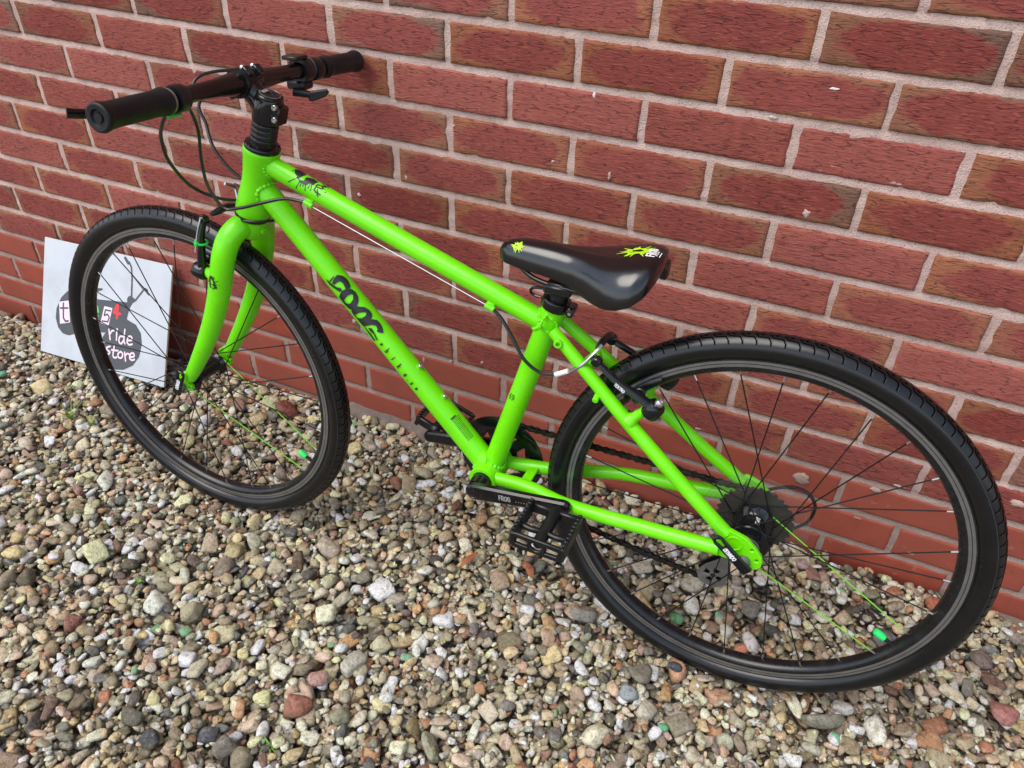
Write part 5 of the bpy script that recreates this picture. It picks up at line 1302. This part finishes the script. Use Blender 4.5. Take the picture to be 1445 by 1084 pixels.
o_ = splat(.3745, .0205, .0084, 5) ; mark2('splat_print', 'print_lime', (.358, .004, .394, .038), .0004, o_ + [(-1, poly([(.3795, .0175), (.3755, .021), (.3735, .018), (.376, .019)])), (-1, poly([(.3775, .024), (.376, .0265), (.3755, .023)]))], sadside)
o_ = splat(.214, .004, .0140, 9, 1.35) ; mark2('splat_print', 'print_lime', (.190, -.018, .246, .024), .0005, o_ + [(-1, poly([(.222, .001), (.212, -.004), (.206, .002), (.211, .006), (.220, .006)])), (-1, poly([(.228, .0065), (.220, .010), (.216, .008)])), (-1, poly([(.206, .010), (.202, .013), (.200, .009)]))], lambda x, y: sadz(x, y))
gw, _ = glyphs('FROG', 0, 0, .0064, .0024, .34)
mark2('lettering', 'print_white', (-.002, -.002, .032, .014), .0004, gw, lambda x, y: sadz(.1900 + y, .0185 - x, .0007))
gw, _ = glyphs('bikes', 0, 0, .0026, .0009, .7)
mark2('lettering', 'print_white', (-.001, -.001, .022, .006), .0003, gw, lambda x, y: sadz(.1865 + y * .7, .0150 - x, .0007))
gw, _ = glyphs('------', 0, 0, .0036, .0028, .12)
mark2('lettering', 'print_white', (-.001, -.001, .022, .005), .0004, gw, lambda x, y: sadz(.1825 + y * .5, .0150 - x, .0007))
mb = MB(); mb.box((.1815, -.022, .362), (.005, .010, .012), None, .003); part(mb, 'saddle_tab', 'plastic', saddle)
for s_ in (1, -1):
    mb = MB(); mb.tube(spline([A3(.375, .012 * s_, .345), A3(.350, .018 * s_, .332), A3(.315, .021 * s_, .327), A3(.270, .022 * s_, .327), A3(.235, .030 * s_, .340), A3(.215, .038 * s_, .350)], 6), .0036, 10); part(mb, 'saddle_rail', 'gloss', saddle)
std = unit(STA - BBC)
mb = MB(); mb.lathe(STA, std, [(.0125, 0), (.0140, .0005), (.0140, .030), (.0165, .033), (.0165, .040), (0, .041)], 28); mb.box(STA + std * .036 + A3(0, 0, .002), (.020, .026, .0075), None, .004); mb.box(STA + std * .044, (.018, .024, .005), None, .003); part(mb, 'seat_post', 'black')
mb = MB(); mb.lathe(STA + std * .0008, std, [(.0168, 0), (.0202, .0004), (.0208, .002), (.0208, .0125), (.0200, .0145), (.0150, .0147)], 36)
mb.box(STA + std * .007 + A3(-.023, 0, -.004), (.006, .0115, .0068), [[.962, 0, .27], [0, 1, 0], [-.27, 0, .962]], .003); cl = part(mb, 'seat_clamp', 'gloss')
mb = MB(); mb.lathe(STA + std * .006 + A3(-.025, .0115, -.004), (0, 1, 0), [(.0058, -.001), (.0060, .0022), (.0048, .003), (.0026, .003), (0, .002)], 16); part(mb, 'clamp_bolt', 'black', cl)
mb = MB(); mb.lathe(STA + std * .006 + A3(-.025, .0145, -.004), (0, 1, 0), [(.0022, -.0005), (.0024, .0004), (0, .0006)], 10); part(mb, 'bolt_pin', 'nickel', cl)
cable('seat_loop', [A3(.330, .014, .317), A3(.345, .018, .318), A3(.353, .016, .311), A3(.349, .013, .304), A3(.337, .014, .303)], .0022, 'gloss')

# ------------------------------------------------------------------ weeds and litter
def tuft(u, v, n, ln, label, seed, spread=.9, wid=.0016):
    g = np.random.default_rng(seed); q = on_ground(u, v, 0.0); z = float(ground_z(q[0], q[1])) + .004; q = on_ground(u, v, z)
    root = bpy.data.objects.new('grass_tuft', None); COL.objects.link(root); root.location = q; tag(root, label, 'weed')
    for k in range(n):
        a = g.random() * 6.28; l = ln * (.6 + .6 * g.random()); lean = spread * (.4 + .6 * g.random()); d = A3(math.cos(a), math.sin(a), 0); V = []; F = []; w_ = wid * (.7 + .6 * g.random())
        sdv = A3(-math.sin(a), math.cos(a), 0)
        for i in range(6):
            t = i / 5; p = d * l * lean * t ** 1.4 + A3(0, 0, l * (t - .45 * lean * t * t)) - A3(0, 0, .004); ww = w_ * (1 - t ** 1.6) + .0001
            V += [p - sdv * ww, p + A3(0, 0, -ww * .5), p + sdv * ww]
        for i in range(5):
            for j in range(2): F.append((i * 3 + j, i * 3 + j + 1, i * 3 + j + 4, i * 3 + j + 3))
        mb = MB(); mb.add(V, F); mb.build('blade', 'grass', root, ang=180)
tuft(102, 592, 9, .060, 'tuft of green grass in the gravel left of the front tyre', 1)
tuft(128, 600, 5, .040, 'low grass sprig between the larger tuft and the front tyre', 2, 1.2)
tuft(196, 822, 7, .014, 'tiny leafy green seedling in the gravel at lower left', 3, 1.0, .0030)
tuft(380, 1052, 6, .016, 'small pale green sprout in the gravel near the bottom edge', 4, 1.2, .0022)
def leaf(u, v, L, wd, yaw, label, mat='leaf'):
    q = on_ground(u, v, 0.0); z = float(ground_z(q[0], q[1])) + .014; q = on_ground(u, v, z); V = []; F = []
    for i in range(9):
        t = i / 8; w_ = wd * math.sin(math.pi * (.08 + .84 * t)) ; x = (t - .5) * L
        for s_ in (-1, 0, 1): V.append((x, w_ * s_, .0030 * s_ * s_ + .004 * math.sin(t * 5)))
    for i in range(8):
        for j in range(2): F.append((i * 3 + j, i * 3 + 3 + j, i * 3 + 4 + j, i * 3 + 1 + j))
    mb = MB(); mb.add(V, F); o = mb.build('dry_leaf', mat, None, ang=180); o.location = q; o.rotation_euler = (.15, -.2, yaw)
    so = o.modifiers.new('thick', 'SOLIDIFY'); so.thickness = .0006
    tag(o, label, 'leaf')
leaf(662, 790, .045, .006, 1.2, 'curled brown dry leaf on the gravel left of the near pedal')
leaf(748, 806, .030, .007, -1.0, 'curled reddish brown dry leaf just below the near pedal')
